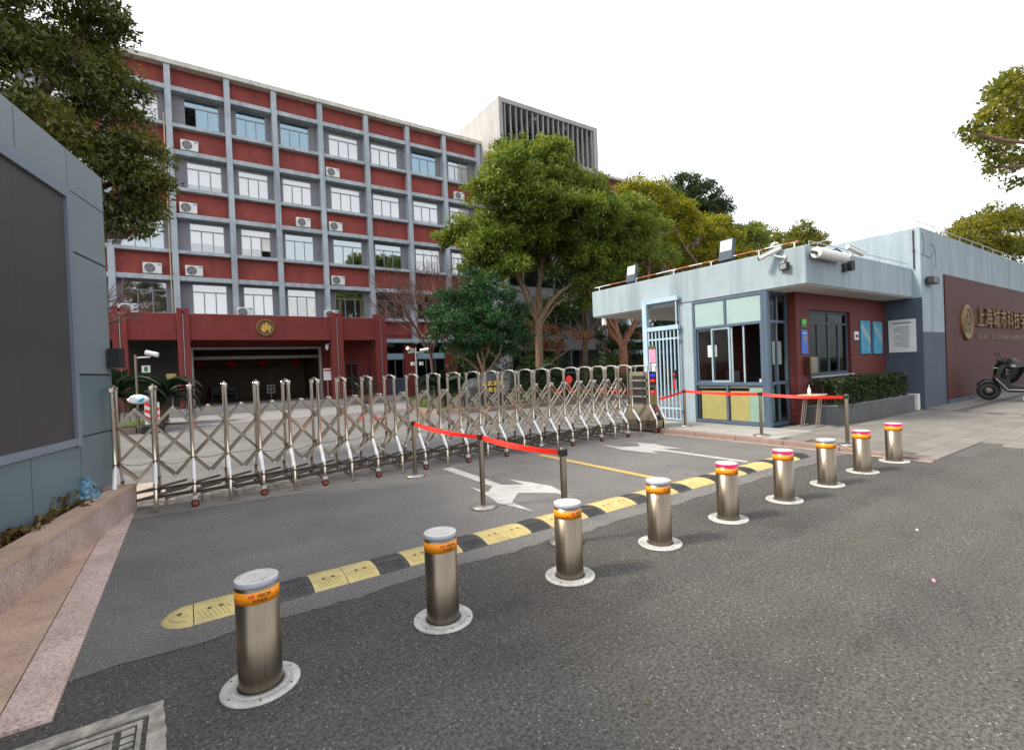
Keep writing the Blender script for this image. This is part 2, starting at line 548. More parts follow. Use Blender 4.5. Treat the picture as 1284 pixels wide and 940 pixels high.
# ---------------------------------------------------------------- mesh helpers
class MB:
    def __init__(s):
        s.v, s.f, s.sm = [], [], []

    def add(s, vs, fs, smooth=False):
        o = len(s.v)
        s.v += [tuple(p) for p in vs]
        s.f += [tuple(i + o for i in f) for f in fs]
        s.sm += [smooth] * len(fs)
        return s

    def box(s, x0, x1, y0, y1, z0, z1, c=0.0):
        if c <= 0:
            v = [(x, y, z) for z in (z0, z1) for y in (y0, y1) for x in (x0, x1)]
            return s.add(v, [(0, 2, 3, 1), (4, 5, 7, 6), (0, 1, 5, 4), (2, 6, 7, 3), (0, 4, 6, 2), (1, 3, 7, 5)])
        # chamfered box
        X, Y, Z = (x0, x1), (y0, y1), (z0, z1)
        v, idx = [], {}
        for i in (0, 1):
            for j in (0, 1):
                for k in (0, 1):
                    sx, sy, sz = (1, -1)[i], (1, -1)[j], (1, -1)[k]
                    for a in range(3):
                        p = [X[i] + sx * c, Y[j] + sy * c, Z[k] + sz * c]
                        p[a] = (X, Y, Z)[a][(i, j, k)[a]]
                        idx[i, j, k, a] = len(v)
                        v.append(tuple(p))
        f = []
        ctr = Vector(((x0 + x1) / 2, (y0 + y1) / 2, (z0 + z1) / 2))

        def face(ids):
            pts = [Vector(v[q]) for q in ids]
            nrm = (pts[1] - pts[0]).cross(pts[2] - pts[0])
            m_ = sum(pts, Vector()) / len(pts)
            f.append(tuple(ids) if nrm.dot(m_ - ctr) > 0 else tuple(reversed(ids)))
        for a in range(3):
            b, d = (a + 1) % 3, (a + 2) % 3
            for e in (0, 1):
                ids = []
                for q, r in ((0, 0), (1, 0), (1, 1), (0, 1)):
                    k = [0, 0, 0]
                    k[a], k[b], k[d] = e, q, r
                    ids.append(idx[k[0], k[1], k[2], a])
                face(ids)
            for q in (0, 1):
                for r in (0, 1):
                    ids = []
                    for e, w in ((0, b), (0, d), (1, d), (1, b)):
                        k = [0, 0, 0]
                        k[a], k[b], k[d] = e, q, r
                        ids.append(idx[k[0], k[1], k[2], w])
                    face(ids)
        for i in (0, 1):
            for j in (0, 1):
                for k in (0, 1):
                    face([idx[i, j, k, 0], idx[i, j, k, 1], idx[i, j, k, 2]])
        return s.add(v, f)

    def tube(s, path, rad, n=8, caps=True, smooth=True, flat=None):
        path = [Vector(p) for p in path]
        if isinstance(rad, (int, float)):
            rad = [rad] * len(path)
        vs, fs = [], []
        up = None
        for i, p in enumerate(path):
            if i == 0:
                d = path[1] - path[0]
            elif i == len(path) - 1:
                d = path[-1] - path[-2]
            else:
                d = (path[i + 1] - p).normalized() + (p - path[i - 1]).normalized()
            d = d.normalized() if d.length > 1e-9 else Vector((0, 0, 1))
            if up is None:
                up = Vector((0, 0, 1)) if abs(d.z) < 0.9 else Vector((0, 1, 0))
            a = d.cross(up)
            if a.length < 1e-6:
                a = d.orthogonal()
            a.normalize()
            b = a.cross(d).normalized()
            up = b
            for k in range(n):
                t = 2 * PI * (k + 0.5 * (n == 4)) / n
                q = a * math.cos(t) + b * math.sin(t)
                if flat:
                    q = a * math.cos(t) * flat[0] + b * math.sin(t) * flat[1]
                vs.append(p + q * rad[i])
        for i in range(len(path) - 1):
            for k in range(n):
                k2 = (k + 1) % n
                fs.append((i * n + k, i * n + k2, (i + 1) * n + k2, (i + 1) * n + k))
        s.add(vs, fs, smooth and n > 5)
        if caps:
            s.add(vs[:n], [tuple(range(n - 1, -1, -1))])
            s.add(vs[-n:], [tuple(range(n))])
        return s

    def lathe(s, prof, n=24, c=(0, 0, 0), smooth=True, capb=True, capt=True, mat=None):
        vs, fs = [], []
        for r, z in prof:
            for k in range(n):
                t = 2 * PI * k / n
                vs.append(Vector((r * math.cos(t), r * math.sin(t), z)))
        for i in range(len(prof) - 1):
            for k in range(n):
                k2 = (k + 1) % n
                fs.append((i * n + k, i * n + k2, (i + 1) * n + k2, (i + 1) * n + k))
        if mat is not None:
            vs = [mat @ p for p in vs]
        vs = [p + Vector(c) for p in vs]
        s.add(vs, fs, smooth)
        if capb:
            s.add(vs[:n], [tuple(range(n - 1, -1, -1))])
        if capt:
            s.add(vs[-n:], [tuple(range(n))])
        return s

    def prism(s, poly, z0, z1):
        n = len(poly)
        ar = sum(poly[i][0] * poly[(i + 1) % n][1] - poly[(i + 1) % n][0] * poly[i][1] for i in range(n))
        if ar < 0:
            poly = poly[::-1]
        v = [(x, y, z0) for x, y in poly] + [(x, y, z1) for x, y in poly]
        f = [tuple(range(n - 1, -1, -1)), tuple(range(n, 2 * n))]
        f += [(i, (i + 1) % n, n + (i + 1) % n, n + i) for i in range(n)]
        return s.add(v, f)

    def obox(s, c, ax, ay, az, hx, hy, hz):
        """box from a centre, three axes and half sizes"""
        c, ax, ay, az = Vector(c), Vector(ax).normalized(), Vector(ay).normalized(), Vector(az).normalized()
        v = [c + ax * hx * i + ay * hy * j + az * hz * k for k in (-1, 1) for j in (-1, 1) for i in (-1, 1)]
        fs = [(0, 2, 3, 1), (4, 5, 7, 6), (0, 1, 5, 4), (2, 6, 7, 3), (0, 4, 6, 2), (1, 3, 7, 5)]
        if ax.cross(ay).dot(az) < 0:
            fs = [f[::-1] for f in fs]
        return s.add(v, fs)

    def mesh(s, name):
        me = bpy.data.meshes.new(name)
        me.from_pydata(s.v, [], s.f)
        if any(s.sm):
            me.polygons.foreach_set('use_smooth', s.sm)
        me.update()
        return me


def root_of(o):
    p = Vector((0, 0, 0))
    while o is not None:
        p += o.location
        o = o.parent
    return p


def obj(name, me, mat, parent=None, loc=None, rot=None):
    """one mesh object; me is an MB in world coordinates when loc is None (shifted into the parent's frame), else local"""
    if isinstance(me, MB):
        if loc is None and parent is not None:
            q = root_of(parent)
            me.v = [(x - q.x, y - q.y, z - q.z) for x, y, z in me.v]
        me = me.mesh(name)
    o = bpy.data.objects.new(name, me)
    COL.objects.link(o)
    if mat is not None and not me.materials:
        me.materials.append(MATS[mat])
    o.parent = parent
    if loc is not None:
        o.location = loc
    if rot is not None:
        o.rotation_euler = rot
    return o


def tag(o, label=None, cat=None, group=None, kind=None):
    if label:
        o['label'] = label
    if cat:
        o['category'] = cat
    if group:
        o['group'] = group
    if kind:
        o['kind'] = kind
    return o


def thing(name, label, cat, loc=(0, 0, 0), group=None, rz=0.0):
    o = bpy.data.objects.new(name, None)
    o.empty_display_size = 0.2
    COL.objects.link(o)
    o.location = loc
    o.rotation_euler = (0, 0, rz)
    return tag(o, label, cat, group)


def copy_tree(o, parent=None):
    c = o.copy()
    COL.objects.link(c)
    c.parent = parent
    for ch in o.children:
        copy_tree(ch, c)
    return c


def struct(name, mb, mat):
    return tag(obj(name, mb, mat), kind='structure')


def text_mb(body, size, extrude=0.0, align='CENTER', shear=0.0, bold=0.0):
    c = bpy.data.curves.new('text', 'FONT')
    c.body = body
    c.size = size
    c.extrude = extrude
    c.align_x = align
    c.align_y = 'CENTER'
    c.shear = shear
    c.resolution_u = 2
    c.offset = bold
    o = bpy.data.objects.new('text', c)
    COL.objects.link(o)
    bpy.context.view_layer.update()
    m = o.evaluated_get(bpy.context.evaluated_depsgraph_get()).to_mesh()
    mb = MB()
    mb.add([v.co.copy() for v in m.vertices], [tuple(p.vertices) for p in m.polygons])
    bpy.data.objects.remove(o)
    bpy.data.curves.remove(c)
    return mb


def xf(mb, fn):
    mb.v = [tuple(fn(Vector(p))) for p in mb.v]
    return mb


def leaves_mesh(name, pts, nrm, size, aspect=0.45, fold=0.25):
    """pts (n,3), nrm (n,3) rough outward directions -> folded pointed quads"""
    n = len(pts)
    d = rng.normal(size=(n, 3)) + nrm * 0.6
    d[:, 2] -= 0.15
    d /= np.linalg.norm(d, axis=1)[:, None] + 1e-9
    nn = rng.normal(size=(n, 3)) * 0.7 + nrm * 0.9 + np.array([0, 0, 0.55])
    sd_ = np.cross(d, nn)
    sd_ /= np.linalg.norm(sd_, axis=1)[:, None] + 1e-9
    up = np.cross(sd_, d)
    L = size * rng.uniform(0.5, 1.4, n)[:, None]
    a = pts
    c = pts + d * L
    m_ = pts + d * L * 0.45 + up * L * fold * 0.4
    b1 = m_ + sd_ * L * aspect * 0.5
    b2 = m_ - sd_ * L * aspect * 0.5
    v = np.stack([a, b1, c, b2], 1).reshape(-1, 3)
    me = bpy.data.meshes.new(name)
    me.vertices.add(4 * n)
    me.vertices.foreach_set('co', v.astype(np.float32).ravel())
    me.loops.add(4 * n)
    me.loops.foreach_set('vertex_index', np.arange(4 * n, dtype=np.int32))
    me.polygons.add(n)
    me.polygons.foreach_set('loop_start', np.arange(0, 4 * n, 4, dtype=np.int32))
    me.polygons.foreach_set('loop_total', np.full(n, 4, dtype=np.int32))
    me.update(calc_edges=True)
    return me


def crown_points(clusters, n_sub, n_leaf, sub_r, inner=0.55):
    P, N = [], []
    for (cx, cy, cz, rx, ry, rz) in clusters:
        w = (rx * ry * rz) ** (1 / 3)
        k = max(3, int(n_sub * w ** 1.6))
        d = rng.normal(size=(k, 3))
        d /= np.linalg.norm(d, axis=1)[:, None]
        d[:, 2] = np.where(d[:, 2] < -0.45, -d[:, 2] * 0.6, d[:, 2])
        r = rng.uniform(inner, 1.0, k)[:, None]
        sc = np.array([rx, ry, rz])
        cen = np.array([cx, cy, cz]) + d * r * sc
        for c0, dd in zip(cen, d):
            m_ = int(n_leaf * rng.uniform(0.6, 1.4))
            q = rng.normal(size=(m_, 3))
            q /= np.linalg.norm(q, axis=1)[:, None]
            rr = rng.uniform(0.25, 1.0, m_)[:, None] ** 0.6
            sr = sub_r * rng.uniform(0.6, 1.3)
            off = q * rr * sr * np.array([1, 1, 0.62])
            P.append(c0 + off)
            N.append(q * 0.5 + dd * 0.5 + np.array([0, 0, 0.25]))
    return np.concatenate(P), np.concatenate(N)


def limb(mb, a, b, r0, r1, sag=0.15, n=7, seg=6):
    a, b = Vector(a), Vector(b)
    L = (b - a).length
    j = Vector((random.uniform(-1, 1), random.uniform(-1, 1), random.uniform(-.4, .6))) * L * sag
    pts, rs = [], []
    for i in range(seg + 1):
        t = i / seg
        p = a.lerp(b, t) + j * (4 * t * (1 - t)) + Vector((random.uniform(-1, 1), random.uniform(-1, 1), random.uniform(-1, 1))) * L * 0.014 * (0 < i < seg)
        pts.append(p)
        rs.append(r0 + (r1 - r0) * t ** 0.8)
    mb.tube(pts, rs, n, caps=True)
    return pts


def tree(name, label, base, fork, r, clusters, leafm, n_sub, n_leaf, sub_r, size, barkm='bark', group=None, limbs=True, twig=2, aspect=0.45):
    t = thing(name, label, 'tree', base, group)
    mb = MB()
    b, f = Vector(base), Vector(fork)
    mid = b.lerp(f, 0.5) + Vector((random.uniform(-.1, .1), random.uniform(-.1, .1), 0))
    mb.tube([b - Vector((0, 0, 0.15)), b + Vector((0, 0, 0.15)), mid, f], [r * 1.5, r * 1.15, r * 0.95, r * 0.85], 10)
    if limbs:
        order = sorted(range(len(clusters)), key=lambda i: -(Vector(clusters[i][:3]) - f).length)
        main, skel = order[::max(1, len(order) // 5)][:6], []
        for i in main:
            c = clusters[i]
            tgt = Vector(c[:3]) - Vector((0, 0, c[5] * 0.35))
            pts = limb(mb, f - Vector((0, 0, random.uniform(0, .4))), tgt, r * random.uniform(0.45, 0.7), 0.04, 0.13, 8, 8)
            skel += [(p, r * 0.5 * (1 - k / 9) + 0.02) for k, p in enumerate(pts) if k >= 2]
        for i in order:
            c = clusters[i]
            tgt = Vector(c[:3]) - Vector((0, 0, c[5] * 0.3))
            if i not in main:
                p, pr_ = min(skel, key=lambda q: (q[0] - tgt).length + max(0, q[0].z - tgt.z + 0.3) * 2)
                pts = limb(mb, p, tgt, pr_ * 0.65, 0.025, 0.12, 6, 5)
                skel += [(q, 0.03) for q in pts[2:]]
            else:
                pts = [tgt] * 6
            for q in range(twig):
                d = Vector((random.uniform(-1, 1), random.uniform(-1, 1), random.uniform(-.1, .9)))
                limb(mb, pts[-2], tgt + Vector((d.x * c[3], d.y * c[4], d.z * c[5])) * 0.85, 0.028, 0.008, 0.1, 5, 4)
    obj('trunk', mb, barkm, t)
    if clusters and leafm:
        P, N = crown_points(clusters, n_sub, n_leaf, sub_r)
        P = P - np.array(base)
        obj('crown', leaves_mesh('crown', P, N, size, aspect), leafm, t, loc=(0, 0, 0))
    return t


# ================================================================ SETTING
def sheet(poly, z):
    n = len(poly)
    ar = sum(poly[i][0] * poly[(i + 1) % n][1] - poly[(i + 1) % n][0] * poly[i][1] for i in range(n))
    if ar < 0:
        poly = poly[::-1]
    return MB().add([(x, y, z) for x, y in poly], [tuple(range(n))])


def pz(y):
    return 0.02 + 0.08 * min(1, max(0, (y - 2.6) / 1.6))


def wob(x0, x1, y, amp, step=0.18):
    pts, x, v = [], x0, 0
    while x < x1:
        v = v * 0.75 + random.uniform(-amp, amp)
        pts.append((x, y + v))
        x += step * random.uniform(0.6, 1.4)
    pts.append((x1, y))
    return pts


struct('ground', sheet([(-900, -900), (900, -900), (900, 900), (-900, 900)], -0.03), 'asphalt_old')
struct('asphalt_apron', sheet([(-20, -25), (45, -25), (45, 4.2), (-20, 4.2)], -0.003), 'asphalt_old')
struct('road', sheet([(-20, -25), (45, -25), (45, 2.33)] + wob(-20, 45, 2.33, 0.022, 0.1)[::-1], -0.0015), 'asphalt_road')
e_ = wob(-9, 9.6, 3.76, 0.024, 0.08)
struct('driveway', sheet(e_ + [(9.6, 22.6), (-9, 22.6)], 0.0), 'asphalt_drive')
plain('court_concrete', (0.235, 0.23, 0.235), 0.85, var=0.18, scale=1.0, bmp=0.2)
struct('courtyard', sheet([(-14, 22.6), (60, 22.6), (60, 34.4), (-14, 34.4)], 0.0), 'court_concrete')
struct('inner_road', sheet([(9.6, 9.2), (60, 9.2), (60, 22.6), (9.6, 22.6)], 0.0), 'asphalt_drive')
plain('track_concrete', (0.20, 0.185, 0.175), 0.85, var=0.25, scale=2.5, bmp=0.25)
struct('gate_track', sheet([(-1.4, 7.68), (9.5, 7.68), (9.5, 9.0), (-1.4, 9.0)], 0.004), 'track_concrete')
struct('gate_apron', sheet([(-1.6, 9.0), (-0.25, 9.0), (-0.5, 10.4), (-1.8, 10.4)], 0.004), 'concrete_pink')
struct('gutter', sheet([(9.40, 2.62), (9.52, 2.62), (9.52, 7.72), (9.40, 7.72)], 0.004), 'concrete_pink')
A1 = [(3.65, 7.76), (3.83, 7.74), (3.81, 6.75), (3.78, 6.02), (4.03, 5.80), (4.05, 6.23), (4.17, 5.88), (4.26, 5.46), (4.17, 5.12),
      (4.08, 4.85), (4.05, 5.12), (3.69, 5.46), (3.37, 5.14), (3.34, 4.62), (3.21, 5.22), (3.28, 5.50), (3.37, 6.25), (3.40, 5.78), (3.62, 6.02), (3.63, 6.44)]
A2 = [(7.32, 7.6), (7.36, 7.07), (7.70, 6.86), (7.94, 7.12), (7.89, 7.58), (8.12, 6.83), (8.01, 6.5), (8.02, 6.05), (7.78, 6.35), (7.70, 6.1),
      (7.71, 4.53), (7.57, 4.5), (7.56, 6.12), (7.41, 6.31), (7.28, 6.04), (7.14, 6.81)]
struct('arrow_marking', sheet(A1, 0.005), 'paint_white')
struct('arrow_marking', sheet(A2, 0.005), 'paint_white')
struct('line_marking', sheet([(5.60, 7.60), (5.73, 7.60), (5.74, 4.5), (5.61, 4.5)], 0.005), 'paint_yellow')

# pavement with slabs and kerb
pv = MB()
ys = [1.95, 2.6, 4.2, 9.2]
prev = None
for (xa, xb, y0) in ((9.67, 10.25, 2.62), (10.25, 11.3, 2.34), (11.3, 60, 1.9)):
    yy = [y0] + [y for y in (2.6, 4.2, 9.2) if y > y0]
    v, f = [], []
    for y in yy:
        v += [(xa, y, pz(y) - 0.022), (xb, y, pz(y) - 0.022)]
    for i in range(len(yy) - 1):
        f.append((2 * i, 2 * i + 1, 2 * i + 3, 2 * i + 2))
    pv.add(v, f)
pave = struct('pavement', pv, 'joint')
sl = [MB().box(-0.327, 0.327, -0.163, 0.163, -0.03, 0.0, 0.004).mesh('paving_slab') for _ in range(2)]
for m_, q in zip(sl, ('slab', 'slab_b')):
    m_.materials.append(MATS[q])
row, y = 0, 2.12
slope = math.atan(0.08 / 1.6)
while y < 5.1:
    x = 9.70 + 0.33 + (0.33 if row % 2 else 0)
    while x < 17.2:
        ok = y > 2.75 or (x > 10.6 and y > 2.45) or x > 11.7
        if ok and not (x > 12.3 and y > 5.0):
            o = obj('paving_slab', sl[random.random() < 0.4], None, pave, loc=(x, y, pz(y) - 0.001 + random.uniform(-.002, .002)))
            o.rotation_euler = (slope if 2.6 < y < 4.2 else 0, 0, 0)
        x += 0.66
    row += 1
    y += 0.33
for i, yb in enumerate((5.13, 6.4, 7.67)):
    obj('paving_slab', MB().box(9.69, 11.19, yb - 0.02, yb + 1.24, 0.06, 0.1, 0.006), 'concrete_light', pave)
fs = MB()
fs.box(17.5, 60, 1.9, 4.95, -0.02, 0.0)
fs.v = [(x, y_, pz(y_) - 0.005 if z > -0.01 else -0.1) for x, y_, z in fs.v]
obj('slab_field', fs, 'slab', pave)
fs2 = MB().box(11.21, 12.3, 5.12, 5.84, 0.05, 0.099)
obj('slab_field', fs2, 'slab', pave)
y = 7.84
while y > 2.65:
    y2 = max(2.62, y - 0.98)
    k = MB().box(9.52, 9.67, y2 + 0.006, y, -0.1, 0.1, 0.012)
    k.v = [(a, b, c - 0.1 + pz(b) + 0.004 if c > 0 else c) for a, b, c in k.v]
    obj('kerb_stone', k, 'kerb_stone', pave)
    y = y2

# ================================================================ LEFT: granite edging, planter, screen wall
ta = math.atan2(0.61, 3.06)
ud = Vector((math.sin(ta), math.cos(ta), 0))
nd = Vector((math.cos(ta), -math.sin(ta), 0))
PE = Vector((-0.605, 8.20, 0))


def pln(t, off):   # point along the planter front: t metres back from its end, off metres behind the face
    p = PE - ud * t - nd * off
    return (p.x, p.y)


edg = thing('granite_edging', 'pink granite paving strip between the left planter and the asphalt', 'paving', (-0.75, 5.5, 0))
ycut = [3.36, 5.05, 6.75, 8.12]
for a, b in zip(ycut[:-1], ycut[1:]):
    obj('edging_stone', MB().box(-0.855, -0.63, a + 0.004, b - 0.004, -0.08, 0.022, 0.005), 'granite_rough', edg)
for a, b in ((3.36, 4.3), (4.306, 5.25), (5.256, 6.2), (6.206, 6.93)):
    xl = lambda yy: -0.61 + (yy - 8.22) * 0.1993
    obj('paving_stone', MB().prism([(-0.861, a), (-0.861, b), (min(xl(b), -0.87) + 0.004, b), (xl(a) + 0.004, a)], -0.08, 0.018), 'granite_warm', edg)
struct('planter_footing', sheet([(-0.86, 3.36), (-0.86, 6.45), (-3.6, 3.36)], 0.002), 'joint')

plt = thing('stone_planter', 'low planter wall clad in speckled pink granite below the dark screen', 'planter', (-1.2, 5.5, 0))
ts = [0.0, 0.68, 1.30, 2.02, 2.66, 3.36, 4.06, 4.8, 5.6]
for a, b in zip(ts[:-1], ts[1:]):
    obj('granite_panel', MB().prism([pln(a + .003, 0), pln(b - .003, 0), pln(b - .003, 0.03), pln(a + .003, 0.03)], -0.05, 0.335), 'granite', plt)
obj('wall_core', MB().prism([pln(0.01, 0.026), pln(5.6, 0.026), pln(5.6, 0.20), pln(0.01, 0.20)], -0.05, 0.333), 'joint', plt)
for a, b in ((0, 1.3), (1.303, 2.66), (2.663, 4.06), (4.063, 5.6)):
    obj('coping_stone', MB().prism([pln(a, -0.012), pln(b, -0.012), pln(b, 0.225), pln(a, 0.225)], 0.336, 0.372), 'granite_warm', plt)
obj('end_panel', MB().prism([pln(-0.004, 0.0), pln(-0.004, 0.45), pln(0.02, 0.45), pln(0.02, 0.0)], -0.05, 0.335), 'granite', plt)
obj('coping_stone', MB().prism([pln(0.0, 0.226), pln(0.0, 0.5), pln(0.2, 0.5), pln(0.2, 0.226)], 0.336, 0.370), 'granite_warm', plt)
obj('soil', MB().prism([pln(0.2, 0.2), pln(5.6, 0.2), pln(5.6, 1.3), pln(0.2, 0.6)], 0.0, 0.24), 'soil', plt)

# screen wall, runs 14 degrees off the Y axis
sa = math.radians(14)
su = Vector((math.sin(sa), math.cos(sa), 0))
sn = Vector((math.cos(sa), -math.sin(sa), 0))
SP = Vector((-0.84, 8.50, 0))


def swb(u0, u1, z0, z1, d0, d1):   # d: metres in front of the wall face
    mb = MB()
    c = SP + su * (u0 + u1) / 2 + sn * (d0 + d1) / 2 + Vector((0, 0, (z0 + z1) / 2))
    return mb.obox(c, su, sn, (0, 0, 1), abs(u1 - u0) / 2, abs(d1 - d0) / 2, abs(z1 - z0) / 2)


sw = thing('screen_wall', 'tall blue grey metal panel wall carrying a large dark display', 'wall', tuple(SP))
obj('wall_core', swb(-7.0, -0.005, 0, 4.47, -0.60, -0.02), 'gap_dark', sw)
uj = [0.0, -0.92, -1.915, -2.9, -3.9, -4.9, -5.9, -6.9]
for i, (a, b) in enumerate(zip(uj[:-1], uj[1:])):
    obj('top_panel', swb(b + .006, a - .006, 4.018, 4.48, -0.02, 0.0), 'panel_grey', sw)
    obj('base_panel', swb(b + .006, a - .006, 0.2, 1.0 if i else 1.08, -0.02, 0.0), 'panel_teal', sw)
for z0, z1, mt in ((1.096, 1.82, 'panel_teal'), (1.842, 3.275, 'panel_grey'), (3.297, 4.004, 'panel_grey')):
    obj('side_panel', swb(-0.935, -0.006, z0, z1, -0.02, 0.0), mt, sw)
obj('frame', swb(-1.04, -0.945, 0.99, 4.006, -0.02, 0.035), 'panel_frame', sw)
obj('frame', swb(-6.9, -1.041, 3.88, 4.006, -0.02, 0.035), 'panel_frame', sw)
obj('frame', swb(-6.9, -1.041, 1.01, 1.09, -0.02, 0.035), 'panel_frame', sw)
for i in range(6):
    obj('display_panel', swb(-1.043 - 0.96 * (i + 1) + .002, -1.043 - 0.96 * i, 1.091, 3.879, -0.03, 0.0), 'screen_dark', sw)
obj('end_panel', MB().obox(SP + su * 0.006 + sn * -0.29 + Vector((0, 0, 2.3)), su, sn, (0, 0, 1), 0.006, 0.29, 2.15), 'panel_teal', sw)

sp = thing('wall_speaker', 'small black box speaker on the edge of the screen wall', 'speaker', tuple(SP + su * -0.05 + sn * 0.07 + Vector((0, 0, 1.95))))
obj('case', MB().obox(SP + su * -0.04 + sn * 0.085 + Vector((0, 0, 2.05)), su, sn, (0, 0, 1), 0.10, 0.06, 0.13), 'black_plastic', sp)
obj('bracket', MB().obox(SP + su * -0.04 + sn * 0.012 + Vector((0, 0, 2.05)), su, sn, (0, 0, 1), 0.03, 0.012, 0.05), 'alu_grey', sp)

# blue painted stone in the planter
bx_, by_ = -1.04, 7.62
rk = thing('painted_stone', 'blue painted stone with a dark round emblem in the planter', 'stone', (bx_, by_, 0.24))


def rock_mesh(rx, ry, rz, seed, n=14, k=9, facet=0.25):
    r_ = random.Random(seed)
    dirs = [Vector((r_.uniform(-1, 1), r_.uniform(-1, 1), r_.uniform(-.6, 1))).normalized() for _ in range(11)]
    cut = [r_.uniform(0.62, 0.95) for _ in dirs]
    mb = MB()
    vs, fs_ = [], []
    for i in range(k + 1):
        ph = PI * i / k
        for j in range(n):
            th = 2 * PI * j / n
            d = Vector((math.sin(ph) * math.cos(th), math.sin(ph) * math.sin(th), math.cos(ph)))
            s_ = 1.0
            for q, c in zip(dirs, cut):
                t = d.dot(q)
                if t > 0:
                    s_ = min(s_, c / t)
            s_ *= 1 + r_.uniform(-0.03, 0.03)
            vs.append((d.x * s_ * rx, d.y * s_ * ry, d.z * s_ * rz))
    for i in range(k):
        for j in range(n):
            fs_.append((i * n + j, (i + 1) * n + j, (i + 1) * n + (j + 1) % n, i * n + (j + 1) % n))
    return mb.add(vs, fs_)


obj('stone', rock_mesh(0.17, 0.19, 0.24, 3, 18, 12), 'rock_blue', rk, loc=(0, 0, 0.15))
em = MB()
for i in range(10):
    t = 2 * PI * i / 10
    em.obox((0.035 * math.cos(t), 0.05 * math.sin(t), 0), (-math.sin(t), math.cos(t), 0), (math.cos(t), math.sin(t), 0), (0, 0, 1), 0.008, 0.006, 0.004)
for a, b in ((-0.018, 0.012), (0, -0.02), (0.016, 0.014), (0.004, 0.026)):
    em.obox((a, b, 0), (0.4, 1, 0), (1, -0.4, 0), (0, 0, 1), 0.014, 0.005, 0.004)
e = obj('emblem', em, 'ink_black', rk, loc=(0.085, -0.085, 0.235))
e.rotation_euler = Vector((0.55, -0.62, 0.55)).to_track_quat('Z', 'Y').to_euler()

# plants in the planter
for i, (t_, off, h, n_, lab) in enumerate(((1.15, 0.38, 0.30, 320, 'taller grey brown rosette plant beside the blue painted stone'),
                                     (1.75, 0.42, 0.17, 1100, 'low brown and yellow ground plant in the middle of the planter'),
                                     (0.85, 0.33, 0.13, 420, 'small yellow green plant in front of the blue painted stone'),
                                     (2.5, 0.45, 0.16, 1200, 'reddish brown ground plant at the near end of the planter'))):
    p = pln(t_, off)
    pt = thing('planter_plant', lab, 'plant', (p[0], p[1], 0.24))
    m_ = 14 if i else 10
    P_, N_ = [], []
    for q in range(n_ // 8):
        c = np.array([rng.uniform(-.2, .2), rng.uniform(-.42, .42) * (1 if i else 0.4), rng.uniform(0.02, h)])
        for k in range(8):
            a = 2 * PI * k / 8
            P_.append(c)
            N_.append(np.array([math.cos(a) * 2.2, math.sin(a) * 2.2, 0.9]))
    obj('leaves', leaves_mesh('leaves', np.array(P_), np.array(N_), 0.06, 0.5), 'leaf_succulent', pt, loc=(0, 0, 0))
    st = MB()
    for q in range(6):
        st.tube([(rng.uniform(-.1, .1), rng.uniform(-.25, .25) * (1 if i else .4), -0.02), (rng.uniform(-.1, .1), rng.uniform(-.25, .25) * (1 if i else .4), h * 0.9)], 0.006, 5)
    obj('stems', st, 'twig', pt, loc=(0, 0, 0))

# manhole
mh = thing('manhole_cover', 'pale concrete framed inspection cover sunk in the asphalt, cut by the frame', 'manhole', (-0.5, 2.8, 0))
fr_ = MB()
def edge(pts, amp, n=9):
    out = []
    for (xa, ya), (xb, yb_) in zip(pts, pts[1:] + pts[:1]):
        for k in range(n):
            t = k / n
            j = amp if k else 0
            out.append((xa + (xb - xa) * t + random.uniform(-j, j), ya + (yb_ - ya) * t + random.uniform(-j, j)))
    return out


o_ = edge([(-0.95, 2.35), (-0.11, 2.35), (-0.165, 3.20), (-0.95, 3.20)], 0.006, 24)
i_ = edge([(-0.88, 2.42), (-0.222, 2.42), (-0.222, 3.11), (-0.88, 3.11)], 0.002, 24)
for k in range(len(o_)):
    k2 = (k + 1) % len(o_)
    fr_.prism([o_[k], o_[k2], i_[k2], i_[k]], -0.03, 0.006)
obj('frame', fr_, 'concrete_worn', mh)
obj('recess', MB().box(-0.88, -0.222, 2.42, 3.11, -0.03, -0.008), 'gap_dark', mh)
obj('cover', MB().box(-0.855, -0.245, 2.44, 3.085, -0.016, -0.009, 0.004), 'gap_dark', mh)
rm_ = MB()
for a in ((-0.855, -0.245, 3.06, 3.085), (-0.265, -0.245, 2.44, 3.06)):
    rm_.box(*a, -0.014, 0.003)
obj('cover_rim', rm_, 'concrete_worn', mh)
bl = MB()
for a in ((-0.83, -0.56, 3.0, 3.05), (-0.54, -0.35, 3.0, 3.05), (-0.33, -0.27, 3.0, 3.05), (-0.83, -0.62, 2.90, 2.985), (-0.60, -0.35, 2.90, 2.985),
          (-0.33, -0.27, 2.94, 2.985), (-0.33, -0.27, 2.90, 2.93), (-0.83, -0.45, 2.80, 2.885), (-0.43, -0.27, 2.80, 2.885), (-0.83, -0.27, 2.5, 2.78)):
    bl.box(a[0] + .004, a[1] - .004, a[2], a[3] - .008, -0.014, 0.002, 0.002)
obj('raised_pattern', bl, 'concrete_worn', mh)

# ================================================================ BOLLARDS
ordn = ['first', 'second', 'third', 'fourth', 'fifth', 'sixth', 'seventh', 'eighth', 'ninth']
pink = {4, 5, 7, 8}


